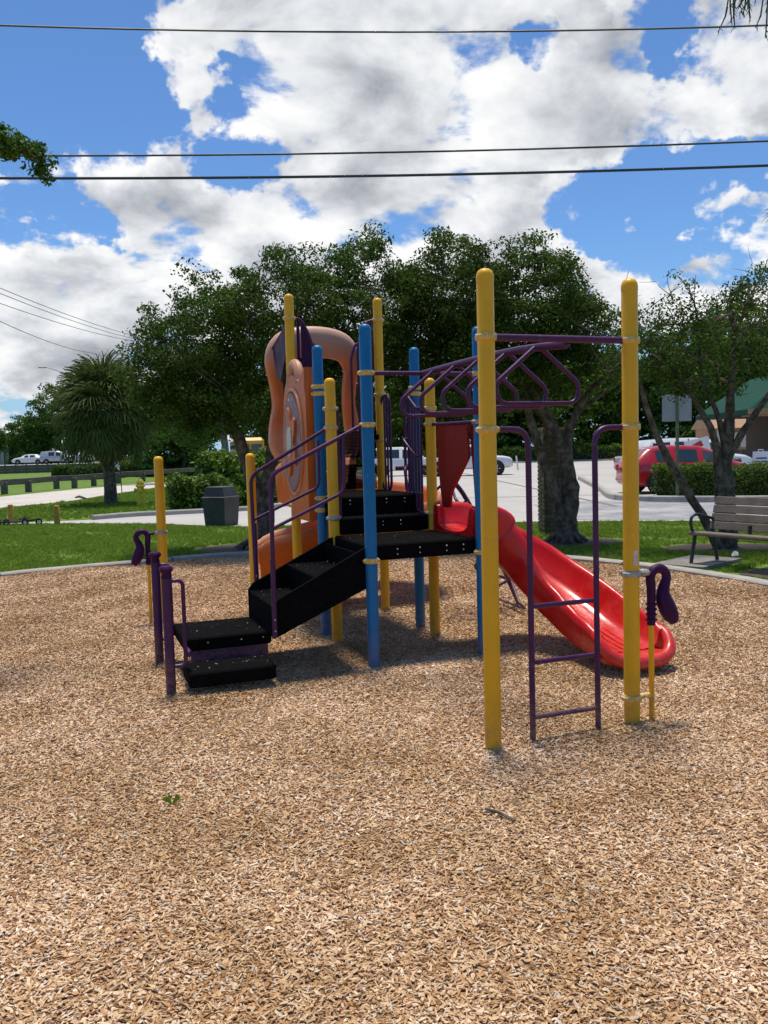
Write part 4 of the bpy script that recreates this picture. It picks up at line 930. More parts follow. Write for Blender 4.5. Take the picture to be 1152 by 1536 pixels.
# overhanging tips of two trees that stand just outside the view
ax, ay, az = aty(40, 215, 7.0)
tree('overhanging_tree', 'oak branch with glossy green leaves hanging into the sky above the lawn', None,
     [[(-5.6, 7.2, -.05, .16), (-5.5, 7.2, 1.5, .13), (-5.3, 7.2, 3.0, .10), (-4.6, 7.1, 4.3, .06), (-3.6, 7.0, 4.5, .03), (ax - .25, 7.0, az + .08, .014), (ax + .1, 7.0, az - .12, .008)]],
     [((ax - .22, 7.0, az + .03), (.16, .2, .12)), ((ax - .05, 7.0, az - .03), (.15, .18, .08)), ((ax + .10, 7., az - .14), (.09, .12, .10)), ((ax + .12, 7., az - .26), (.05, .08, .05)), ((ax - .5, 7, az + .05), (.15, .15, .12))],
     80, 36, .046, .075, leaf_mid, twig_r=.004, cat='tree')
bx, by, bz = aty(1135, 10, 6.0)
def casuarina():
    root = empty('needle_tree', (5.3, 6.4, 0)); tag(root, 'drooping needle twigs of a tree hanging from the upper air', 'tree'); m = MB()
    m.tube([(0, 0, -.05), (-.05, 0, 2), (-.2, -.1, 4), (-.9, -.2, 5.0), (-2.0, -.35, 5.15), (-2.75, -.4, 4.95)], [.15, .13, .10, .06, .03, .012], 10).build('trunk', bark, root, 60)
    n = MB()
    for k in range(60):
        x = bx - 5.3 + rnd.uniform(-.16, .75); y = by - 6.4 + rnd.uniform(-.25, .25); z = bz + rnd.uniform(.05, .22) + max(0, x - (bx - 5.3)) * .12; l = rnd.uniform(.08, .22); dx = rnd.uniform(-.12, .02)
        n.tube([(x, y, z + .1), (x + dx * .4, y, z - l * .5), (x + dx, y, z - l)], [.005, .006, .003], 5, caps=False)
        for j in range(5):
            t = rnd.uniform(.2, 1); q = (x + dx * t, y, z - l * t); n.tube([q, (q[0] + rnd.uniform(-.03, .03), q[1] + rnd.uniform(-.03, .03), q[2] - rnd.uniform(.02, .05))], [.003, .0015], 4, caps=False)
    cx_, cy_, cz_ = aty(1158, 318, 6.0)
    n.tube([(-2.1, -.35, 5.1), (cx_ - 5.3 + .14, cy_ - 6.4, 4.2), (cx_ - 5.3 + .06, cy_ - 6.4, cz_ + .06)], [.008, .006, .004], 5)
    for j in range(14): n.tube([(cx_ - 5.3 + .06, cy_ - 6.4, cz_ + .06), (cx_ - 5.3 + rnd.uniform(-.07, .06), cy_ - 6.4 + rnd.uniform(-.05, .05), cz_ + rnd.uniform(-.07, .06))], [.004, .0015], 4, caps=False)
    n.build('needles', needle, root, 60)
casuarina()

# sabal palm: trunk, fan fronds (each its own), dead hanging fronds
def palm():
    x, y, _ = gnd(166, 757); root = empty('sabal_palm', (x, y, 0)); tag(root, 'squat fan palm with a skirt of drooping fronds on the verge', 'palm tree')
    MB().tube([(0, 0, -.1), (.02, 0, .5), (0, 0, 1.2), (-.05, 0, 2.2), (-.05, 0, 3.2)], [.24, .21, .20, .20, .14], 14).build('trunk', bark, root, 60)
    def frond(n_seg, L, stalk, droop, spread):
        vs = []; fs = []
        vs += [(0, -.012, 0), (0, .012, 0), (stalk, .010, stalk * .02), (stalk, -.010, stalk * .02)]; fs.append((0, 3, 2, 1))
        for i in range(n_seg):
            t = i / (n_seg - 1) * 2 - 1; a = t * spread; l = L * (1 - .25 * abs(t)) * rnd.uniform(.9, 1.08); o = len(vs); w = .024
            dx, dy = math.cos(a), math.sin(a); px, py = -dy, dx; dz = droop * rnd.uniform(.7, 1.3); fold = .02 * (-1) ** i
            for q, ww, zz in ((0, .006, 0), (.45, w, .02), (.8, w * .55, -.25 * dz), (1.0, .003, -.75 * dz)):
                vs += [(stalk + dx * l * q + px * ww, dy * l * q + py * ww, zz * l + fold * q), (stalk + dx * l * q - px * ww, dy * l * q - py * ww, zz * l - fold * q)]
            for k in range(3): fs.append((o + 2 * k, o + 2 * k + 1, o + 2 * k + 3, o + 2 * k + 2))
        return MB().add(vs, fs)
    green = [frond(30, .95, .62, .35, 1.9).mesh('frond', 0), frond(28, .9, .68, .7, 1.7).mesh('frond', 0)]; dead = [frond(18, .8, .75, 1.1, 1.0).mesh('dead_frond', 0)]
    for m in green: m.materials.append(palmgreen)
    for m in dead: m.materials.append(palmdead)
    for k in range(120):
        el = math.radians(np.interp(k, [0, 18, 66, 119], [85, 55, 5, -48]) + rnd.uniform(-9, 9)); az = k * 2.399 + rnd.uniform(-.2, .2)
        o = link('frond', green[k % 2], None, root); o.location = (-.05 + math.cos(az) * .1, math.sin(az) * .1, np.interp(k, [0, 119], [3.6, 2.75])); o.rotation_euler = (rnd.uniform(-.35, .35), -el, az); o.scale = (rnd.uniform(1.0, 1.2),) * 3
    for k in range(46):
        el = math.radians(rnd.uniform(-84, -56)); az = k * 2.399
        o = link('dead_frond', dead[0], None, root); o.location = (math.cos(az) * .12, math.sin(az) * .12, rnd.uniform(2.6, 3.05)); o.rotation_euler = (rnd.uniform(-.5, .5), -el, az); o.scale = (rnd.uniform(.7, .92),) * 3
palm()

def hedge(name, label, pts, w, h, size, dens, lm, group=None, cat='hedge', jag=.12):
    """leafy hedge along a line of ground points"""
    P = spline([(p[0], p[1]) for p in pts], 6); seg = np.linalg.norm(np.diff(P, axis=0), axis=1); L = np.concatenate([[0], np.cumsum(seg)]); root = empty(name, (P[0][0], P[0][1], 0)); tag(root, label, cat, group)
    n = int(L[-1] * dens); t = rng.random(n) * L[-1]; c = np.stack([np.interp(t, L, P[:, 0]), np.interp(t, L, P[:, 1])], 1)
    d = np.stack([np.interp(np.minimum(t + .1, L[-1]), L, P[:, i]) - np.interp(np.maximum(t - .1, 0), L, P[:, i]) for i in (0, 1)], 1); d /= np.linalg.norm(d, axis=1)[:, None]; nn = np.stack([-d[:, 1], d[:, 0]], 1)
    a = rng.uniform(0, 1, n); side = rng.choice([0, 1, 2], n, p=[.34, .33, .33])
    lat = np.where(side == 0, rng.uniform(-1, 1, n), np.where(side == 1, -1, 1) * rng.uniform(.75, 1.08, n)) * w / 2; z = np.where(side == 0, h * (rng.uniform(.86, 1.0, n)), rng.uniform(.04, 1, n) * h)
    z = z * (1 + jag * np.sin(t * 2.3) * .5 + jag * .5 * np.sin(t * 5.1 + 1)); endt = np.minimum(t, L[-1] - t)
    C = np.stack([c[:, 0] + nn[:, 0] * lat - root.location.x, c[:, 1] + nn[:, 1] * lat - root.location.y, z], 1)
    v, f = leaf_cloud(C, .11 + size * .6, 7, size, .5, .9); fo = link('foliage', mesh_np('foliage', v, f), lm, root)
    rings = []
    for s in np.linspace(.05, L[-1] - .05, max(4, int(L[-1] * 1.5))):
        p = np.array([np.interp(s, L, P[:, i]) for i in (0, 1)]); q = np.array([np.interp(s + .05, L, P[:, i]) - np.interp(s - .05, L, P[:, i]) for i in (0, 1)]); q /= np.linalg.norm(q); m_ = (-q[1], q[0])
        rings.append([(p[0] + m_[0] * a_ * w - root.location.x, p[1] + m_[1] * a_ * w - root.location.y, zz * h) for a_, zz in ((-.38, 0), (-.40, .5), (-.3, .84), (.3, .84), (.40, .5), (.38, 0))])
    MB().loft(rings).build('dark_core', leafcore, root, 40)  # solid dark core added against see-through, standing for the hedge's shaded inside
    return root
hedge('clipped_hedge', 'clipped green hedge on the kerbed island beside the red car', [(8.25, 25.3), (9.1, 24.5), (11.5, 23.4), (16, 22)], 1.0, .90, .075, 520, hedgem)
hedge('clipped_hedge', 'long low hedge along the far kerb of the parking lot', [(-1, 89.5), (11, 88.6), (23, 87.3), (40, 84.5)], 1.4, 1.5, .26, 60, leaf_light)
hedge('clipped_hedge', 'dark low hedge on the canal bank beyond the fan palm', [aty(80, 700, 66)[:2], aty(130, 700, 66)[:2], aty(180, 700, 70)[:2]], 1.3, 1.0, .16, 120, leaf_dark)
hedge('clipped_hedge', 'pale green hedge strip under the far road behind the hydrant', [aty(178, 700, 72)[:2], aty(240, 700, 74)[:2], aty(320, 700, 78)[:2]], 1.4, 1.3, .18, 90, leaf_light)
hedge('shrub_bed', 'leafy low shrubs on the kerb beside the rubbish bin', [(-6.2, 24.6), (-5.2, 24.9), (-4.3, 25.1)], 1.2, .85, .13, 330, hedgem, cat='shrub', jag=.3)
hedge('shrub_bed', 'taller bright shrubs behind the rubbish bin and dark tree stems', [(-5.6, 27.6), (-4.6, 27.2), (-3.4, 26.6), (-3.3, 29)], 1.4, 1.35, .16, 260, leaf_light, cat='shrub', jag=.35)

# ================================================================== STREET AND PARK FURNITURE
def brick_pillar():
    x, y, _ = gnd(838, 801); root = empty('brick_pillar', (x - .02, y + .25, 0), .05); tag(root, 'mossy square brick pillar behind the leaning tree trunk', 'pillar')
    MB().box((0, 0, .95), (.47, .47, 2.0)).build('mortar_core', mortar, root)
    bm_ = MB().box((0, 0, 0), (.238, .112, .062), bev=.006).mesh('brick', 30); bm_.materials.append(brickm)
    for c in range(26):
        z = .03 + c * .0745
        for s_ in range(4):
            a = s_ * math.pi / 2
            for k in (-1, 1):
                off = k * .1225 + (.0 if c % 2 == 0 else .0) ; sh = (-.055 if c % 2 else .055)
                o = link('brick', bm_, None, root); lx_ = off + sh * .2 + rnd.uniform(-.004, .004); ly_ = -.195 + rnd.uniform(-.005, .005)
                o.location = (lx_ * math.cos(a) - ly_ * math.sin(a), lx_ * math.sin(a) + ly_ * math.cos(a), z); o.rotation_euler = (0, 0, a)
brick_pillar()

def bench():
    p0 = np.array(gnd(1036, 848)[:2]); ax = np.array([.545, -.838]); bk = np.array([.838, .545])
    rz = math.atan2(ax[1], ax[0]); root = empty('park_bench', (p0[0], p0[1], 0), rz); tag(root, 'park bench with brown slats and black iron ends on a concrete slab', 'bench')
    # local: x along the seat, y towards the back (local y = +90deg from x)
    for x in (.03, 1.75):
        f = MB(); pr = lambda pts, r: f.tube([Vector((x, a, z)) for a, z in fillet2(pts)], r, 8)
        def fillet2(pts): return [(v.y, v.z) for v in fillet([(0, a, b) for a, b in pts], .08, 5)]
        pr([(-.04, 0), (.05, .40), (.10, .42)], .024); pr([(.52, 0), (.45, .30), (.40, .42), (.47, .62), (.60, .88)], .024); pr([(.02, .42), (.46, .40)], .022)
        f.build('end_frame', iron, root, 50)
        a = MB(); a.tube([Vector((x, q, z)) for q, z in fillet2([(.03, .40), (-.04, .52), (-.03, .64), (.08, .67), (.38, .60), (.47, .58)])], .020, 8); a.build('armrest', iron, root, 50)
    for k in range(4):
        q = .405 + .036 * k; z = .50 + .108 * k
        MB().box((.89, q, z), (1.78, .022, .104), m=Matrix.Rotation(-.30, 4, 'X'), bev=.006).build('back_slat', bench_slat, root)
    for k in range(4): MB().box((.89, .035 + .105 * k, .437 - .012 * k), (1.78, .094, .024), bev=.008).build('seat_slat', bench_slat, root)
    MB().tube([(0, -.015, .425), (1.78, -.015, .425)], .028, 10).build('front_rail', bench_slat, root)
    for x in (.6, 1.2): MB().box((x, .38, .47), (.03, .04, .12)).build('slat_bracket', iron, root)
    return root
bench()
o = MB().prism([(x, y) for x, y in SLAB], -.05, .035).build('bench_slab', mat('slab_concrete', (.22, .21, .19), .9, .2, 5, bump=.4, bscale=60, c2=(.13, .12, .11), c2scale=3), None, 20); o['kind'] = 'structure'
def litter():
    x, y, _ = gnd(1098, 838); m = MB().add([(0, 0, 0), (.10, .02, .01), (.12, .09, .05), (.02, .07, .02), (.05, .05, .07)], [(0, 1, 4), (1, 2, 4), (2, 3, 4), (3, 0, 4)])
    tag(m.build('litter', mat('paper_white', (.75, .76, .74), .8, .05, 8), None, 0, (x, y, .03)), 'crumpled white scrap of paper on the grass by the bench', 'litter')
litter()

def hydrant():
    x, y, _ = gnd(212, 759); root = empty('fire_hydrant', (x, y, 0)); tag(root, 'yellow fire hydrant standing on the verge near the fan palm', 'hydrant')
    MB().lathe([(.15, -.02), (.15, .06), (.11, .07), (.105, .30), (.14, .31), (.14, .36), (.11, .37), (.11, .62), (.15, .63), (.15, .68), (.12, .70)], n=18).build('barrel', hyd, root)
    MB().lathe([(.125, .70), (.12, .78), (.08, .86), (.05, .88), (.04, .93), (.0, .94)], n=16).build('bonnet', hyd, root)
    for a in (0, math.pi, -math.pi / 2):
        M_ = Matrix.Rotation(a, 4, 'Z') @ Matrix.Rotation(math.pi / 2, 4, 'Y'); MB().lathe([(.055, .08), (.055, .15), (.07, .155), (.07, .20), (.02, .22)], (0, 0, .52), 12, M_).build('outlet', hyd, root)
hydrant()
def bin_():
    x, y, _ = gnd(329, 790); root = empty('litter_bin', (x, y + .3, 0), -.42); tag(root, 'dark grey plastic litter bin with tapered hooded lid on the drive edge', 'bin')
    def sq(a, b, z): return [(-a, -b, z), (a, -b, z), (a, b, z), (-a, b, z)]
    MB().loft([sq(.245, .245, 0), sq(.265, .265, .02), sq(.30, .30, .62), sq(.30, .30, .625)]).build('body', darkplastic, root, 25)
    l = MB().loft([sq(.315, .315, .615), sq(.32, .32, .635), sq(.315, .315, .655), sq(.28, .28, .67), sq(.225, .235, .88), sq(.21, .22, .89)]).build('lid', darkplastic, root, 25)
    MB().box((-.262, 0, .77), (.02, .34, .15), m=Matrix.Rotation(.24, 4, 'Y')).build('flap', iron, l)
bin_()
for px, py, lab in ((86, 787, 'low yellow wooden bollard at the drive edge below the fan palm'), (17, 784, 'low yellow wooden bollard behind the black scooter')):
    x, y, _ = gnd(px, py); b = MB().lathe([(.075, -.1), (.072, .44), (.06, .47), (.0, .48)], n=12).build('bollard', boll, None, loc=(x, y, 0)); tag(b, lab, 'bollard', 'bollards')
def scooter():
    x, y, _ = gnd(24, 788); root = empty('kick_scooter', (x, y, 0), -.05); tag(root, 'black kick scooter lying on its side in the grass edge', 'scooter')
    MB().box((-.1, 0, .09), (.62, .13, .05), bev=.02).build('deck', tyre, root); MB().tube([(.22, 0, .10), (.42, .02, .12), (.62, .02, .14)], .025, 8).build('stem', tyre, root); MB().tube([(.2, -.2, .16), (.22, 0, .2), (.2, .2, .14)], .02, 8).build('handlebar', tyre, root)
    for q in (-.44, -.22, .25, .60):
        w = MB().tube([Vector((q + .07 * math.cos(a), -.03, .08 + .07 * math.sin(a))) for a in np.linspace(0, 6.283, 15)[:-1]], .022, 8, True).build('wheel', tyre, root); MB().lathe([(.035, -.02), (.035, .02)], (q, -.03, .08), 10, Matrix.Rotation(math.pi / 2, 4, 'X')).build('hub', white_paint, w)
scooter()
x, y, _ = gnd(122, 750); tag(MB().tube([(-.25, .05, .10), (-.08, 0, .14), (.1, -.03, .08), (.28, -.05, .03)], [.03, .05, .05, .02], 7).build('fallen_frond', palmdead, None, loc=(x, y, 0)), 'dry brown fallen palm piece lying on the verge', 'debris')

def flag():
    x, y, _ = gnd(183, 741); root = empty('feather_flag', (x, y, 0)); tag(root, 'small white feather flag on a black pole by the park road', 'flag')
    MB().tube([(0, 0, -.05), (-.03, 0, 1.2), (-.12, 0, 2.3), (-.28, 0, 2.45)], .02, 8).build('pole', iron, root)
    vs = []; fs = []
    for i in range(9):
        t = i / 8; z = 1.05 + 1.35 * t; r = -.03 - .10 * t; w = .42 - .18 * t if i else .1; vs += [(r, .0, z), (r - w * .5, .03 * math.sin(t * 5), z + .06 * t), (r - w, .04 * math.sin(t * 5 + 1), z + .1)]
    for i in range(8):
        for k in range(2): fs.append((i * 3 + k, i * 3 + k + 1, i * 3 + 4 + k, i * 3 + 3 + k))
    f_ = MB().add(vs, fs).build('banner', mat('flag_white', (.72, .72, .76), .8, .05, 4), root, 60)
    MB().box((-.22, -.06, 2.12), (.16, .01, .16), bev=.003).build('emblem', taillight, f_)
flag()

# timber guard rail and dark wall at the canal
def guard_rail():
    root = empty('timber_guard_rail'); tag(root, 'weathered grey timber guard rail on short posts beyond the park road', 'guard rail')
    pts = [gnd(px, py) for px, py in ((-60, 752), (7, 741), (43, 738), (85, 733), (112, 732), (141, 729), (178, 725), (215, 722), (260, 718), (300, 715))]
    for p in pts: MB().box((p[0], p[1], .28), (.26, .26, .62), bev=.02).build('rail_post', wood_grey, root)
    for a, b in zip(pts, pts[1:]):
        d = Vector(b) - Vector(a); MB().box(((a[0] + b[0]) / 2, (a[1] + b[1]) / 2 - .02, .56), (math.hypot(d.x, d.y) - .03, .10, .30), math.atan2(d.y, d.x), bev=.015).build('rail_beam', wood_grey, root)
guard_rail()
def canal_wall():
    root = empty('canal_fence'); tag(root, 'long dark timber retaining fence below the far road', 'fence')
    pts = [(-75, 104), (-46, 110), (-43, 122), (-38, 128), (-26, 122), (-16, 112), (-8, 108)]
    pts = [aty(px, 700, y)[:2] for px, y in ((-40, 104), (40, 106), (120, 108), (200, 108), (280, 108), (360, 108))]
    for a, b in zip(pts, pts[1:]):
        d = (b[0] - a[0], b[1] - a[1]); l = math.hypot(*d); rz = math.atan2(d[1], d[0])
        for k in range(3): MB().box(((a[0] + b[0]) / 2, (a[1] + b[1]) / 2, .17 + k * .34), (l - .05, .12, .30), rz).build('fence_board', wood_grey, root)
        for k in range(5): MB().box((a[0] + d[0] * k / 5, a[1] + d[1] * k / 5 - .12, .55), (.2, .12, 1.1), rz).build('fence_post', wood_grey, root)
canal_wall()
far_road = mat('far_road', (.33, .32, .31), .9, .1, 1)
o = MB().prism([(-140, 110.5), (4, 110.5), (4, 127), (-140, 137)], -.5, 1.0).build('far_road', far_road, None, 20); o['kind'] = 'structure'

# vehicles --------------------------------------------------------
def car(name, label, cat, st, loc, rz, paint, wheels, group=None, wr=.33, tail=False, side_wins=None, glass_top=()):
    """st: stations (x, half width, z bottom, z belt, half width at roof, z roof); faces of the greenhouse become window parts"""
    root = empty(name, loc, rz); tag(root, label, cat, group)
    rings = []
    for x, w, zb, zt, wr_, zr in st:
        h = [(w * .80, zb), (w * .97, zb + .06), (w, zb + (zt - zb) * .45), (w * .985, zt - .06), (w * .95, zt), (wr_, zr - (zr - zt) * .16), (wr_ * .86, zr - .012), (wr_ * .4, zr)]
        rings.append([(x, -a, z) for a, z in h] + [(x, a, z) for a, z in h[::-1]])
    body = MB().loft(rings).build('body', paint, root, 40)
    n = len(rings[0])
    def patch(nm, i, cols, ins=.05, mt=glass_dark, out=.006):
        A = [Vector(p) for p in rings[i]]; B = [Vector(p) for p in rings[i + 1]]
        for k in cols:
            q = [A[k], A[k + 1], B[k + 1], B[k]]; c = sum(q, Vector()) / 4; nn = (q[1] - q[0]).cross(q[3] - q[0]).normalized()
            if nn.dot(c - Vector((c.x * .5, 0, .6))) < 0: nn = -nn
            L_ = max((q[2] - q[1]).length, .1); H_ = max((q[1] - q[0]).length, .1)
            out_ = []
            for s_, t_ in ((0, 0), (0, 1), (1, 1), (1, 0)):
                s2 = min(max(s_, ins / L_), 1 - ins / L_); t2 = min(max(t_, .045 / H_), 1 - .045 / H_)
                out_.append((q[0] * (1 - t2) + q[1] * t2) * (1 - s2) + (q[3] * (1 - t2) + q[2] * t2) * s2 + nn * out)
            MB().add(out_, [(0, 1, 2, 3)]).build(nm, mt, root, 0)
    for i in side_wins or []: patch('side_window', i, (4, n - 6))
    for i in glass_top: patch('windscreen', i, (6, 7, 8), .03)
    for x in wheels:
        for sg in (-1, 1):
            w_ = st[len(st) // 2][1]; M_ = Matrix.Rotation(math.pi / 2 * -sg, 4, 'X')
            t = MB().lathe([(wr * .6, -.10), (wr * .96, -.10), (wr, -.06), (wr, .06), (wr * .96, .10), (wr * .6, .10)], (x, sg * (w_ - .055), wr), 22, M_).build('wheel', tyre, root)
            MB().lathe([(wr * .62, .07), (wr * .60, .098), (wr * .2, .085), (wr * .16, .104), (.01, .104)], (x, sg * (w_ - .055), wr), 22, M_).build('rim', chrome, t)
            MB().lathe([(wr * 1.16, -.01), (wr * 1.16, .006), (.02, .008)], (x, sg * (w_ - .003), wr + .02), 24, M_).build('wheel_arch', tyre, root)
            for k in range(5):
                a = k * 2 * math.pi / 5; MB().box((x + math.cos(a) * wr * .38, sg * (w_ + .052), wr + math.sin(a) * wr * .38), (wr * .42, .012, wr * .12), m=Matrix.Rotation(-a, 4, 'Y')).build('spoke', chrome, t)
    xr, xf = st[0][0], st[-1][0]
    for sg in (-1, 1):
        MB().box((st[1][0] - .03, sg * st[1][1] * .80, st[1][3] - .08), (.10, .16, .22), bev=.03).build('tail_light', taillight, root)
        MB().box((st[-2][0] + .04, sg * st[-2][1] * .78, st[-2][3] - .10), (.10, .24, .13), bev=.03).build('headlight', chrome, root)
    MB().box((xr + .0, 0, st[1][2] + .16), (.10, st[1][1] * 1.6, .14), bev=.03).build('rear_bumper', paint, root); MB().box((xf - .0, 0, st[-2][2] + .16), (.10, st[-2][1] * 1.6, .16), bev=.03).build('front_bumper', paint, root)
    for sg in (-1, 1): MB().box((st[int(len(st) * .68)][0], sg * (st[3][1] + .08), st[3][3] + .06), (.10, .16, .11), bev=.03).build('mirror', paint, root)
    return root
HATCH = [(-2.06, .66, .40, .74, .58, .84), (-2.0, .80, .30, .92, .68, 1.02), (-1.86, .86, .25, .98, .66, 1.16), (-1.52, .885, .22, .99, .62, 1.44), (-1.35, .89, .21, .98, .61, 1.48), (-.78, .895, .20, .97, .62, 1.53), (-.68, .895, .2, .97, .62, 1.53), (.12, .895, .2, .95, .62, 1.50), (.22, .895, .2, .95, .615, 1.49), (.72, .89, .2, .94, .60, 1.34), (1.22, .87, .21, .93, .70, 1.02), (1.75, .84, .23, .80, .66, .88), (1.98, .76, .30, .66, .56, .74), (2.06, .62, .38, .58, .48, .62)]
PICK = [(-2.75, .90, .55, 1.05, .86, 1.08), (-2.70, .93, .45, 1.08, .88, 1.10), (-1.0, .95, .40, 1.08, .88, 1.10), (-.95, .95, .40, 1.10, .74, 1.80), (-.88, .95, .40, 1.10, .73, 1.84), (-.15, .95, .40, 1.10, .73, 1.86), (-.05, .95, .4, 1.1, .73, 1.86), (.65, .95, .40, 1.10, .72, 1.80), (1.15, .94, .40, 1.10, .82, 1.20), (2.2, .92, .42, 1.05, .80, 1.12), (2.55, .88, .45, .98, .74, 1.04), (2.68, .80, .50, .86, .66, .92)]
SUVS = [(-2.3, .85, .50, .95, .74, 1.1), (-2.26, .92, .40, 1.05, .78, 1.5), (-2.1, .94, .36, 1.08, .72, 1.74), (-1.25, .95, .34, 1.08, .71, 1.80), (-1.15, .95, .34, 1.08, .71, 1.80), (-.25, .95, .34, 1.06, .71, 1.80), (-.15, .95, .34, 1.06, .71, 1.80), (.6, .95, .34, 1.05, .69, 1.70), (1.15, .94, .35, 1.05, .78, 1.14), (1.95, .91, .36, .98, .74, 1.04), (2.3, .84, .42, .86, .66, .92), (2.38, .74, .5, .78, .6, .84)]
SEDAN = [(-2.3, .70, .45, .80, .62, .88), (-2.25, .82, .32, .92, .70, 1.0), (-1.6, .88, .26, .96, .66, 1.08), (-1.1, .89, .24, .96, .60, 1.38), (-1.0, .89, .24, .96, .6, 1.41), (-.2, .89, .23, .95, .60, 1.45), (-.1, .89, .23, .95, .6, 1.45), (.55, .89, .23, .94, .58, 1.38), (1.1, .88, .24, .93, .70, 1.02), (1.9, .84, .27, .84, .66, .92), (2.25, .74, .36, .70, .56, .76), (2.32, .6, .42, .62, .48, .66)]
car('red_hatchback', 'red hatchback parked beyond the clipped island hedge', 'car', HATCH, (9.86, 27.9, 0), .10, red_paint, (-1.28, 1.28), tail=True, side_wins=(4, 6, 8), glass_top=(2, 9))
car('white_minivan', 'low white minivan parked behind the red hatchback', 'van', SUVS, (13.2, 36.5, 0), .10, white_paint, (-1.4, 1.45), side_wins=(2, 4, 6), glass_top=(7,))
car('silver_car', 'silver car showing its tail light beside the white minivan', 'car', SEDAN, (13.9, 42.2, 0), .10, silver_paint, (-1.4, 1.4), side_wins=(4, 6), glass_top=(2, 7))
x, y, _ = aty(715, 708, 50); car('white_pickup', 'white pickup truck nosing out beside the tall yellow post', 'pickup', PICK, (x - .6, 50.5, 0), -.05, white_paint, (-1.75, 1.75), wr=.40, side_wins=(4, 6), glass_top=(7,))
x, y, _ = aty(618, 708, 52); car('white_suv', 'white sport utility car seen through the purple stair bars', 'car', SUVS, (x - .4, 53.5, 0), -.05, white_paint, (-1.4, 1.45), wr=.38, side_wins=(2, 4, 6), glass_top=(7,))
for px, yy, stt, pt, lab in ((45, 122, SEDAN, white_paint, 'white car on the far road left of the fan palm'), (88, 120, SUVS, silver_paint, 'pale silver car on the far road behind the fan palm'), (112, 123, PICK, white_paint, 'white truck on the far road next to the pale silver car'), (228, 118, SEDAN, dark_paint, 'dark car on the far road beyond the yellow talk tube post')):
    x, y, z = aty(px, 690, yy); car('distant_car', lab, 'car', stt, (x, yy, 1.004), math.pi * (px % 2) + .05, pt, (-1.4, 1.4), 'cars on the far road', side_wins=(4, 6), glass_top=(7,))
def bus():
    x, y, _ = aty(362, 690, 74); root = empty('school_bus', (x, 74, 0), .25); tag(root, 'yellow school bus glimpsed between the grey trunk and dark stems', 'bus')
    MB().box((.6, 1.2, 1.75), (2.4, 7, 2.5), bev=.25).build('body', bus_yellow, root); MB().box((.6, -2.9, 1.0), (2.1, 1.4, 1.1), bev=.2).build('bonnet', bus_yellow, root)
    for k in (-1, 1): MB().box((.6 + k * .52, -2.32, 2.05), (.9, .06, .8), bev=.02).build('windscreen', glass_dark, root)
    for k in range(6): MB().box((-.62, -1.6 + k * 1.0, 2.1), (.05, .8, .6), bev=.01).build('side_window', glass_dark, root)
    for sx in (-.45, 1.65):
        for yy in (-2.7, 3.2): MB().lathe([(.45, -.14), (.48, -.1), (.48, .1), (.45, .14)], (sx, yy, .48), 18, Matrix.Rotation(math.pi / 2, 4, 'Y')).build('wheel', tyre, root)
bus()

# restaurant with a green mansard awning at the right
def shop():
    X, Y = 16.9, 37.0; root = empty('shop_building', (X, Y, 0), -.10); tag(root, 'low shop building with green mansard awning and orange pillars', 'building')
    tan = mat('shop_stucco', (.30, .19, .10), .9, .12, 2); green = mat('awning_green', (.008, .055, .038), .8, .15, 2, c2=(.012, .07, .05), c2scale=1.5, spec=.1); orng = mat('pillar_orange', (.36, .13, .045), .85, .15, 3); dk = mat('shop_dark', (.02, .02, .02), .7, .2, 4); cream = mat('sign_cream', (.50, .40, .22), .8, .1, 4)
    MB().box((7.2, 4.5, 1.7), (12, 6, 3.4)).build('wall', mat('shop_wall_shaded', (.075, .05, .035), .9, .15, 2), root)  # wall colour darkened to paint in the shade under the awning
    # mansard: sloped front and left sides
    m = MB().loft([[(-1.2, -.6, 2.75), (14, -.6, 2.75), (14, 8, 2.75), (-1.2, 8, 2.75)], [(-1.2, -.6, 2.95), (14, -.6, 2.95), (14, 8, 2.95), (-1.2, 8, 2.95)], [(1.5, 1.6, 4.75), (14, 1.6, 4.75), (14, 8, 4.75), (1.5, 8, 4.75)]]); aw = m.build('awning', green, root, 20)
    for k in range(26):
        x0 = -.9 + k * .56; MB().tube([(x0, -.62, 2.96), (min(14, x0 + (1.5 + 1.2) * (1 - (x0 + 1.2) / 15.2)), 1.58, 4.76)], .02, 5).build('awning_seam', green, aw)
    MB().box((6.4, -.66, 2.84), (15.3, .06, .24)).build('fascia', tan, aw)
    MB().box((6.4, .4, 2.70), (14.6, 1.9, .06)).build('soffit', tan, aw)
    for x in (.2, 2.7, 5.4, 8.1, 10.8): MB().box((x, .2, 1.35), (.45, .45, 2.7), bev=.03).build('pillar', orng, root)
    for x in (1.5, 4.1, 6.8, 9.5): f = MB().box((x, 1.46, 1.5), (2.0, .08, 2.1), bev=.01).build('window', dk, root); MB().box((x, 1.40, 1.5), (1.85, .03, 1.95)).build('pane', glass_dark, f)
    for x in (1.9, 3.6): MB().box((x, .1, 2.15), (.62, .05, .8)).build('menu_board', cream, root)
    for x in (.6, 2.0, 3.4): MB().lathe([(.12, 0), (.10, -.06), (.03, -.07)], (x, .1, 2.66), 12).build('ceiling_lamp', white_paint, root)
shop()
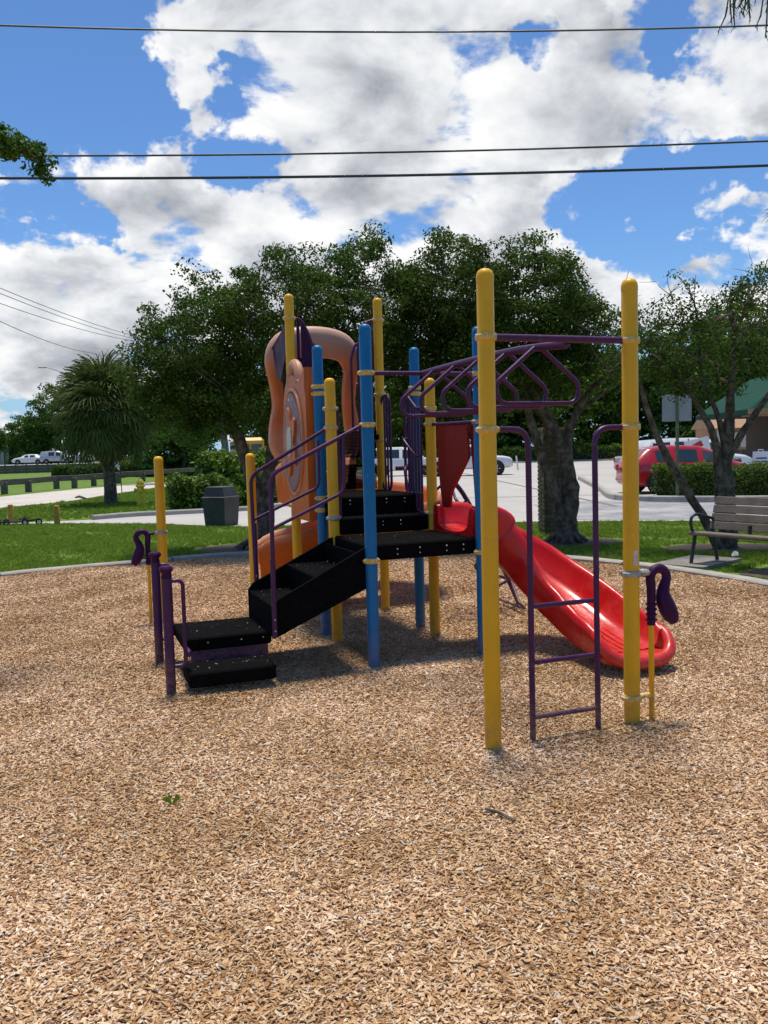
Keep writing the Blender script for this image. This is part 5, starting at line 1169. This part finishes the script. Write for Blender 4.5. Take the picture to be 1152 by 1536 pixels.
def annex():
    x, y, _ = aty(1078, 680, 50); root = empty('gabled_shed', (x + .3, 50, 0)); tag(root, 'small tan gabled shed with white signs behind the sparse tree', 'shed'); tan = mat('shed_tan', (.42, .25, .15), .9, .12, 2)
    MB().box((0, 0, 1.2), (2.2, 3, 2.4)).build('wall', tan, root); MB().loft([[(-1.3, -1.8, 2.35), (1.3, -1.8, 2.35), (1.3, 1.8, 2.35), (-1.3, 1.8, 2.35)], [(-1.3, -.05, 3.3), (1.3, -.05, 3.3), (1.3, .05, 3.3), (-1.3, .05, 3.3)]]).build('roof', tan, root, 10)
    for q, z, w in ((-.75, 1.95, .5), (-.1, 1.75, .55), (.65, 1.6, .6)): MB().box((q, -1.54, z), (w, .04, .7)).build('white_sign', white_paint, root)
annex()
x0, y0, _ = aty(1048, 680, 34.5)
def wall_black():
    root = empty('black_fence', aty(1060, 690, 36)[:2] + (0,)); tag(root, 'low black slatted fence beside the shop entrance', 'fence')
    for k in range(22): MB().box((.1 + k * .24, 0, .62), (.21, .05, 1.24)).build('slat', iron, root)
    for z in (.25, 1.0): MB().box((2.7, .05, z), (5.4, .05, .1)).build('rail', iron, root)
wall_black()
def a_board():
    x, y, _ = aty(1141, 690, 30); root = empty('sandwich_board', (x, 30, 0), -.1); tag(root, 'white sandwich board with dark lettering bands near the shop', 'sign')
    for sg in (-1, 1): MB().box((0, sg * .14, .62), (.50, .02, 1.2), m=Matrix.Rotation(sg * .16, 4, 'X')).build('board', white_paint, root)
    for z, w in ((.98, .36), (.86, .40), (.70, .38)): MB().box((0, -.165 - (.62 - z) * .16 + .012, z), (w, .012, .06), m=Matrix.Rotation(-.16, 4, 'X')).build('text_band', mat('board_text', (.12, .12, .25), .8, .2, 20), root)
    MB().tube([(-.08, -.03, 1.2), (-.08, 0, 1.28), (.08, 0, 1.28), (.08, -.03, 1.2)], .015, 6).build('handle', white_paint, root)
a_board()
def patio_chair():
    x, y, _ = aty(1117, 690, 30); root = empty('patio_chair', (x, 30.5, 0), .3); tag(root, 'grey rounded patio chair back showing above the island hedge', 'chair'); g = mat('chair_grey', (.30, .30, .30), .6, .1, 5)
    MB().tube(fillet([(-.27, .2, 0), (-.27, .2, 1.0), (.27, .2, 1.0), (.27, .2, 0)], .12, 5), .03, 8).build('back_frame', g, root); MB().box((0, .2, .78), (.5, .02, .34)).build('backrest', iron, root); MB().box((0, -.02, .45), (.5, .46, .04)).build('seat', iron, root)
    for q in (-.24, .24): MB().tube([(q, -.23, .45), (q, -.25, 0)], .018, 6).build('leg', g, root)
patio_chair()
def banner():
    x, y, _ = aty(1046, 665, 33); root = empty('pennant_banner', (x, 33, 0)); tag(root, 'tilted white banner with red marks behind the red hatchback', 'banner')
    for q in (-.35, .35): MB().tube([(q, 0, -.05), (q, 0, 1.75)], .02, 6).build('stake', iron, root)
    b_ = MB().box((0, -.03, 1.42), (.95, .02, .62), m=Matrix.Rotation(-.22, 4, 'Y')).build('cloth', white_paint, root); MB().box((-.05, -.045, 1.45), (.5, .012, .22), m=Matrix.Rotation(-.5, 4, 'Y')).build('red_mark', taillight, b_)
banner()
def sign_back():
    x, y, _ = aty(1014, 700, 17.2); x, y = aty(1015, 690, 23.2)[:2]; root = empty('road_sign', (x, y, 0)); tag(root, 'blank grey back of a square road sign on a green post', 'sign'); g = mat('sign_back_grey', (.30, .30, .31), .5, .08, 4, metal=.4); gp = mat('sign_post_green', (.10, .13, .07), .6, .2, 6)
    zt = aty(1015, 592, y)[2]; zb = aty(1015, 632, y)[2]; w = 44 / FPX * y
    MB().box((0, -.02, (zt + zb) / 2), (w, .006, zt - zb), bev=.002).build('sign_plate', g, root); MB().box((.01, .025, (zt + .05) / 2), (.05, .03, zt + .05)).build('sign_post', gp, root); MB().box((.012, -.05, (zt + .02) / 2), (.055, .04, zt + .06)).build('post_flange', gp, root)
sign_back()
x, y, _ = aty(777, 690, 60); tag(MB().tube([(0, 0, -.1), (-.12, 0, 1.0)], .06, 8).build('white_stake', white_paint, None, loc=(x, y, 0)), 'leaning white marker post by the nose of the white pickup', 'post')

# overhead lines and poles
def wires():
    pm = wood_grey
    YW = 16.
    for sx in (-34, 36):
        p = empty('utility_pole', (sx, YW, 0)); tag(p, 'tall timber utility pole carrying the overhead lines ' + ('past the park road' if sx < 0 else 'past the shop'), 'pole', 'utility poles of the overhead lines'); MB().lathe([(.16, -.3), (.11, 11)], n=12).build('shaft', pm, p); MB().box((0, .2, 9.6), (.12, 2.0, .12)).build('crossarm', pm, p)
    for i, (pts, r, lab) in enumerate((([(0, 38), (576, 48), (1152, 38)], .017, 'single thin power line highest in the sky'), ([(0, 228), (576, 223), (1152, 206)], .018, 'upper of the two close parallel power lines'), ([(0, 257), (576, 253), (1152, 238)], .025, 'thicker lower of the two close parallel power lines'))):
        P = np.array([aty(px, py, YW) for px, py in pts]); c = np.polyfit(P[:, 0], P[:, 2], 2); c[0] = max(c[0], .0012)
        d = P[1, 2] - np.polyval(c, P[1, 0]); c[2] += d
        q = [(x, YW + .2 * i, float(np.polyval(c, x))) for x in np.linspace(-34, 36, 60)]
        tag(MB().tube(q, r, 6).build('power_line', wire_m, None, 60), lab, 'cable', 'overhead power lines')
    far = [((0, 432), (216, 507)), ((0, 440), (214, 511)), ((0, 455), (205, 512)), ((0, 482), (135, 529))]
    for i, (a, b) in enumerate(far):
        A = np.array(aty(*a, 52)); B = np.array(aty(*b, 88)); d = B - A; q = []
        for t in np.linspace(-.6, 1.5, 40): p = A + d * t; p[2] -= 1.1 * t * (1 - t) * (1 if 0 <= t <= 1 else .5); q.append(tuple(p))
        tag(MB().tube(q, .022, 5).build('distant_cable', wire_m, None, 60), ('upper cable of the close distant pair', 'lower cable of the close distant pair', 'distant cable hanging just under the close pair', 'lowest single distant cable sloping to the palm crown')[i], 'cable', 'distant cables over the park road')
    A = np.array(aty(216, 507, 88)); B = np.array(aty(0, 432, 52)); e = A + (A - B) * .5
    p = empty('utility_pole', (float(e[0]), float(e[1]), 0)); tag(p, 'timber pole behind the dark tree holding the distant cables', 'pole'); MB().lathe([(.16, -.3), (.12, float(e[2]) + .4)], n=10).build('shaft', pm, p)
    x, y, z = aty(60, 551, 110); p = empty('street_lamp', (x + 3.8, 110, 0)); tag(p, 'slim street lamp arm reaching out behind the fan palm', 'street lamp')
    MB().tube([(0, 0, -.1), (0, 0, z - 1.6), (-.4, 0, z - .9), (-3.0, 0, z)], [.12, .09, .07, .05], 8).build('pole', clampg, p); MB().box((-3.5, 0, z - .02), (1.0, .3, .16), bev=.05).build('lamp_head', clampg, p)
wires()
def far_shed():
    x, y, _ = aty(8, 690, 150); root = empty('distant_building', (x - 2, 150, 0)); tag(root, 'pale distant building with columns beyond the far road', 'building'); m_ = mat('pale_wall', (.42, .40, .36), .9, .1, 1)
    MB().box((0, 0, 1.6), (7, 4, 3.2)).build('wall', m_, root); MB().box((0, 0, 3.3), (7.8, 4.6, .3)).build('roof', wood_grey, root)
    for k in range(4): MB().box((-2.6 + k * 1.75, -2.3, 1.6), (.45, .45, 3.2)).build('column', m_, root)
far_shed()

# small things lying on the chips
sx_, sy_, _ = gnd(750, 1230); tag(MB().tube([(-.055, .06, .02), (0, .0, .026), (.055, -.065, .02)], [.005, .007, .006], 7).build('stick', bark, None, loc=(sx_, sy_, .006)), 'short dark stick lying on the chips in front of the ladder', 'stick')
sx_, sy_, _ = gnd(443, 1310); tag(MB().tube([(-.005, .06, .03), (0, .0, .022), (.012, -.05, .02)], [.004, .006, .006], 7).build('stick', mat('pale_stick', (.52, .38, .24), .9, .15, 30), None, loc=(sx_, sy_, .006)), 'pale splinter of wood poking up from the chips', 'stick')
def weed():
    x, y, _ = gnd(258, 1210); m = MB()
    for k in range(9):
        a = rnd.uniform(0, 6.28); l = rnd.uniform(.02, .05); h = rnd.uniform(.02, .06); c, s_ = math.cos(a), math.sin(a)
        m.add([(-s_ * .002, c * .002, 0), (s_ * .002, -c * .002, 0), (c * l * .6 + s_ * .0015, s_ * l * .6 - c * .0015, h), (c * l, s_ * l, h * .8), (c * l * .6 - s_ * .0015, s_ * l * .6 + c * .0015, h)], [(0, 1, 2, 3, 4)])
    tag(m.build('weed', blade_m, None, 0, (x, y, .012)), 'tiny green weed sprouting through the wood chips', 'plant')
weed()

# stray chips dropped on the steps, landing and decks
def stray_chips():
    m = MB(); spots = [((-1.30, -.74), (.30, .86), .3115, 30), ((-1.33, -.79), (-.11, .18), .1565, 22), ((-.70, -.42), (.08, .8), .527, 26), ((-.38, -.12), (.08, .8), .717, 22), ((.02, .85), (.08, .80), .917, 26), ((.08, .8), (.90, 1.02), 1.057, 12)]
    for (a, b), (c, d), z, n in spots:
        for _ in range(int(n * .7)):
            u, v = rnd.uniform(a, b), (c + (d - c) * rnd.random() ** .6); l = rnd.uniform(.0025, .0075); w = l * rnd.uniform(.25, .5); q = rnd.uniform(0, 3.14); cu_, su_ = math.cos(q), math.sin(q); h = rnd.uniform(.001, .003)
            P = [(-l, -w), (l, -w * .7), (l * .9, w), (-l * .8, w * .8)]; P = [(u + x * cu_ - y * su_, v + x * su_ + y * cu_) for x, y in P]
            m.add([(x, y, z) for x, y in P] + [(x, y, z + h) for x, y in P], [(4, 5, 6, 7), (0, 1, 5, 4), (1, 2, 6, 5), (2, 3, 7, 6), (3, 0, 4, 7)])
    o = m.build('stray_chips', mat('stray_chip', (.32, .22, .13), .9, .3, 30, perisland=.4), None, 0, (-.102, 6.172, 0), TH); tag(o, 'stray wood chips scattered on the black steps and landing', 'wood chips', kind='stuff')
stray_chips()
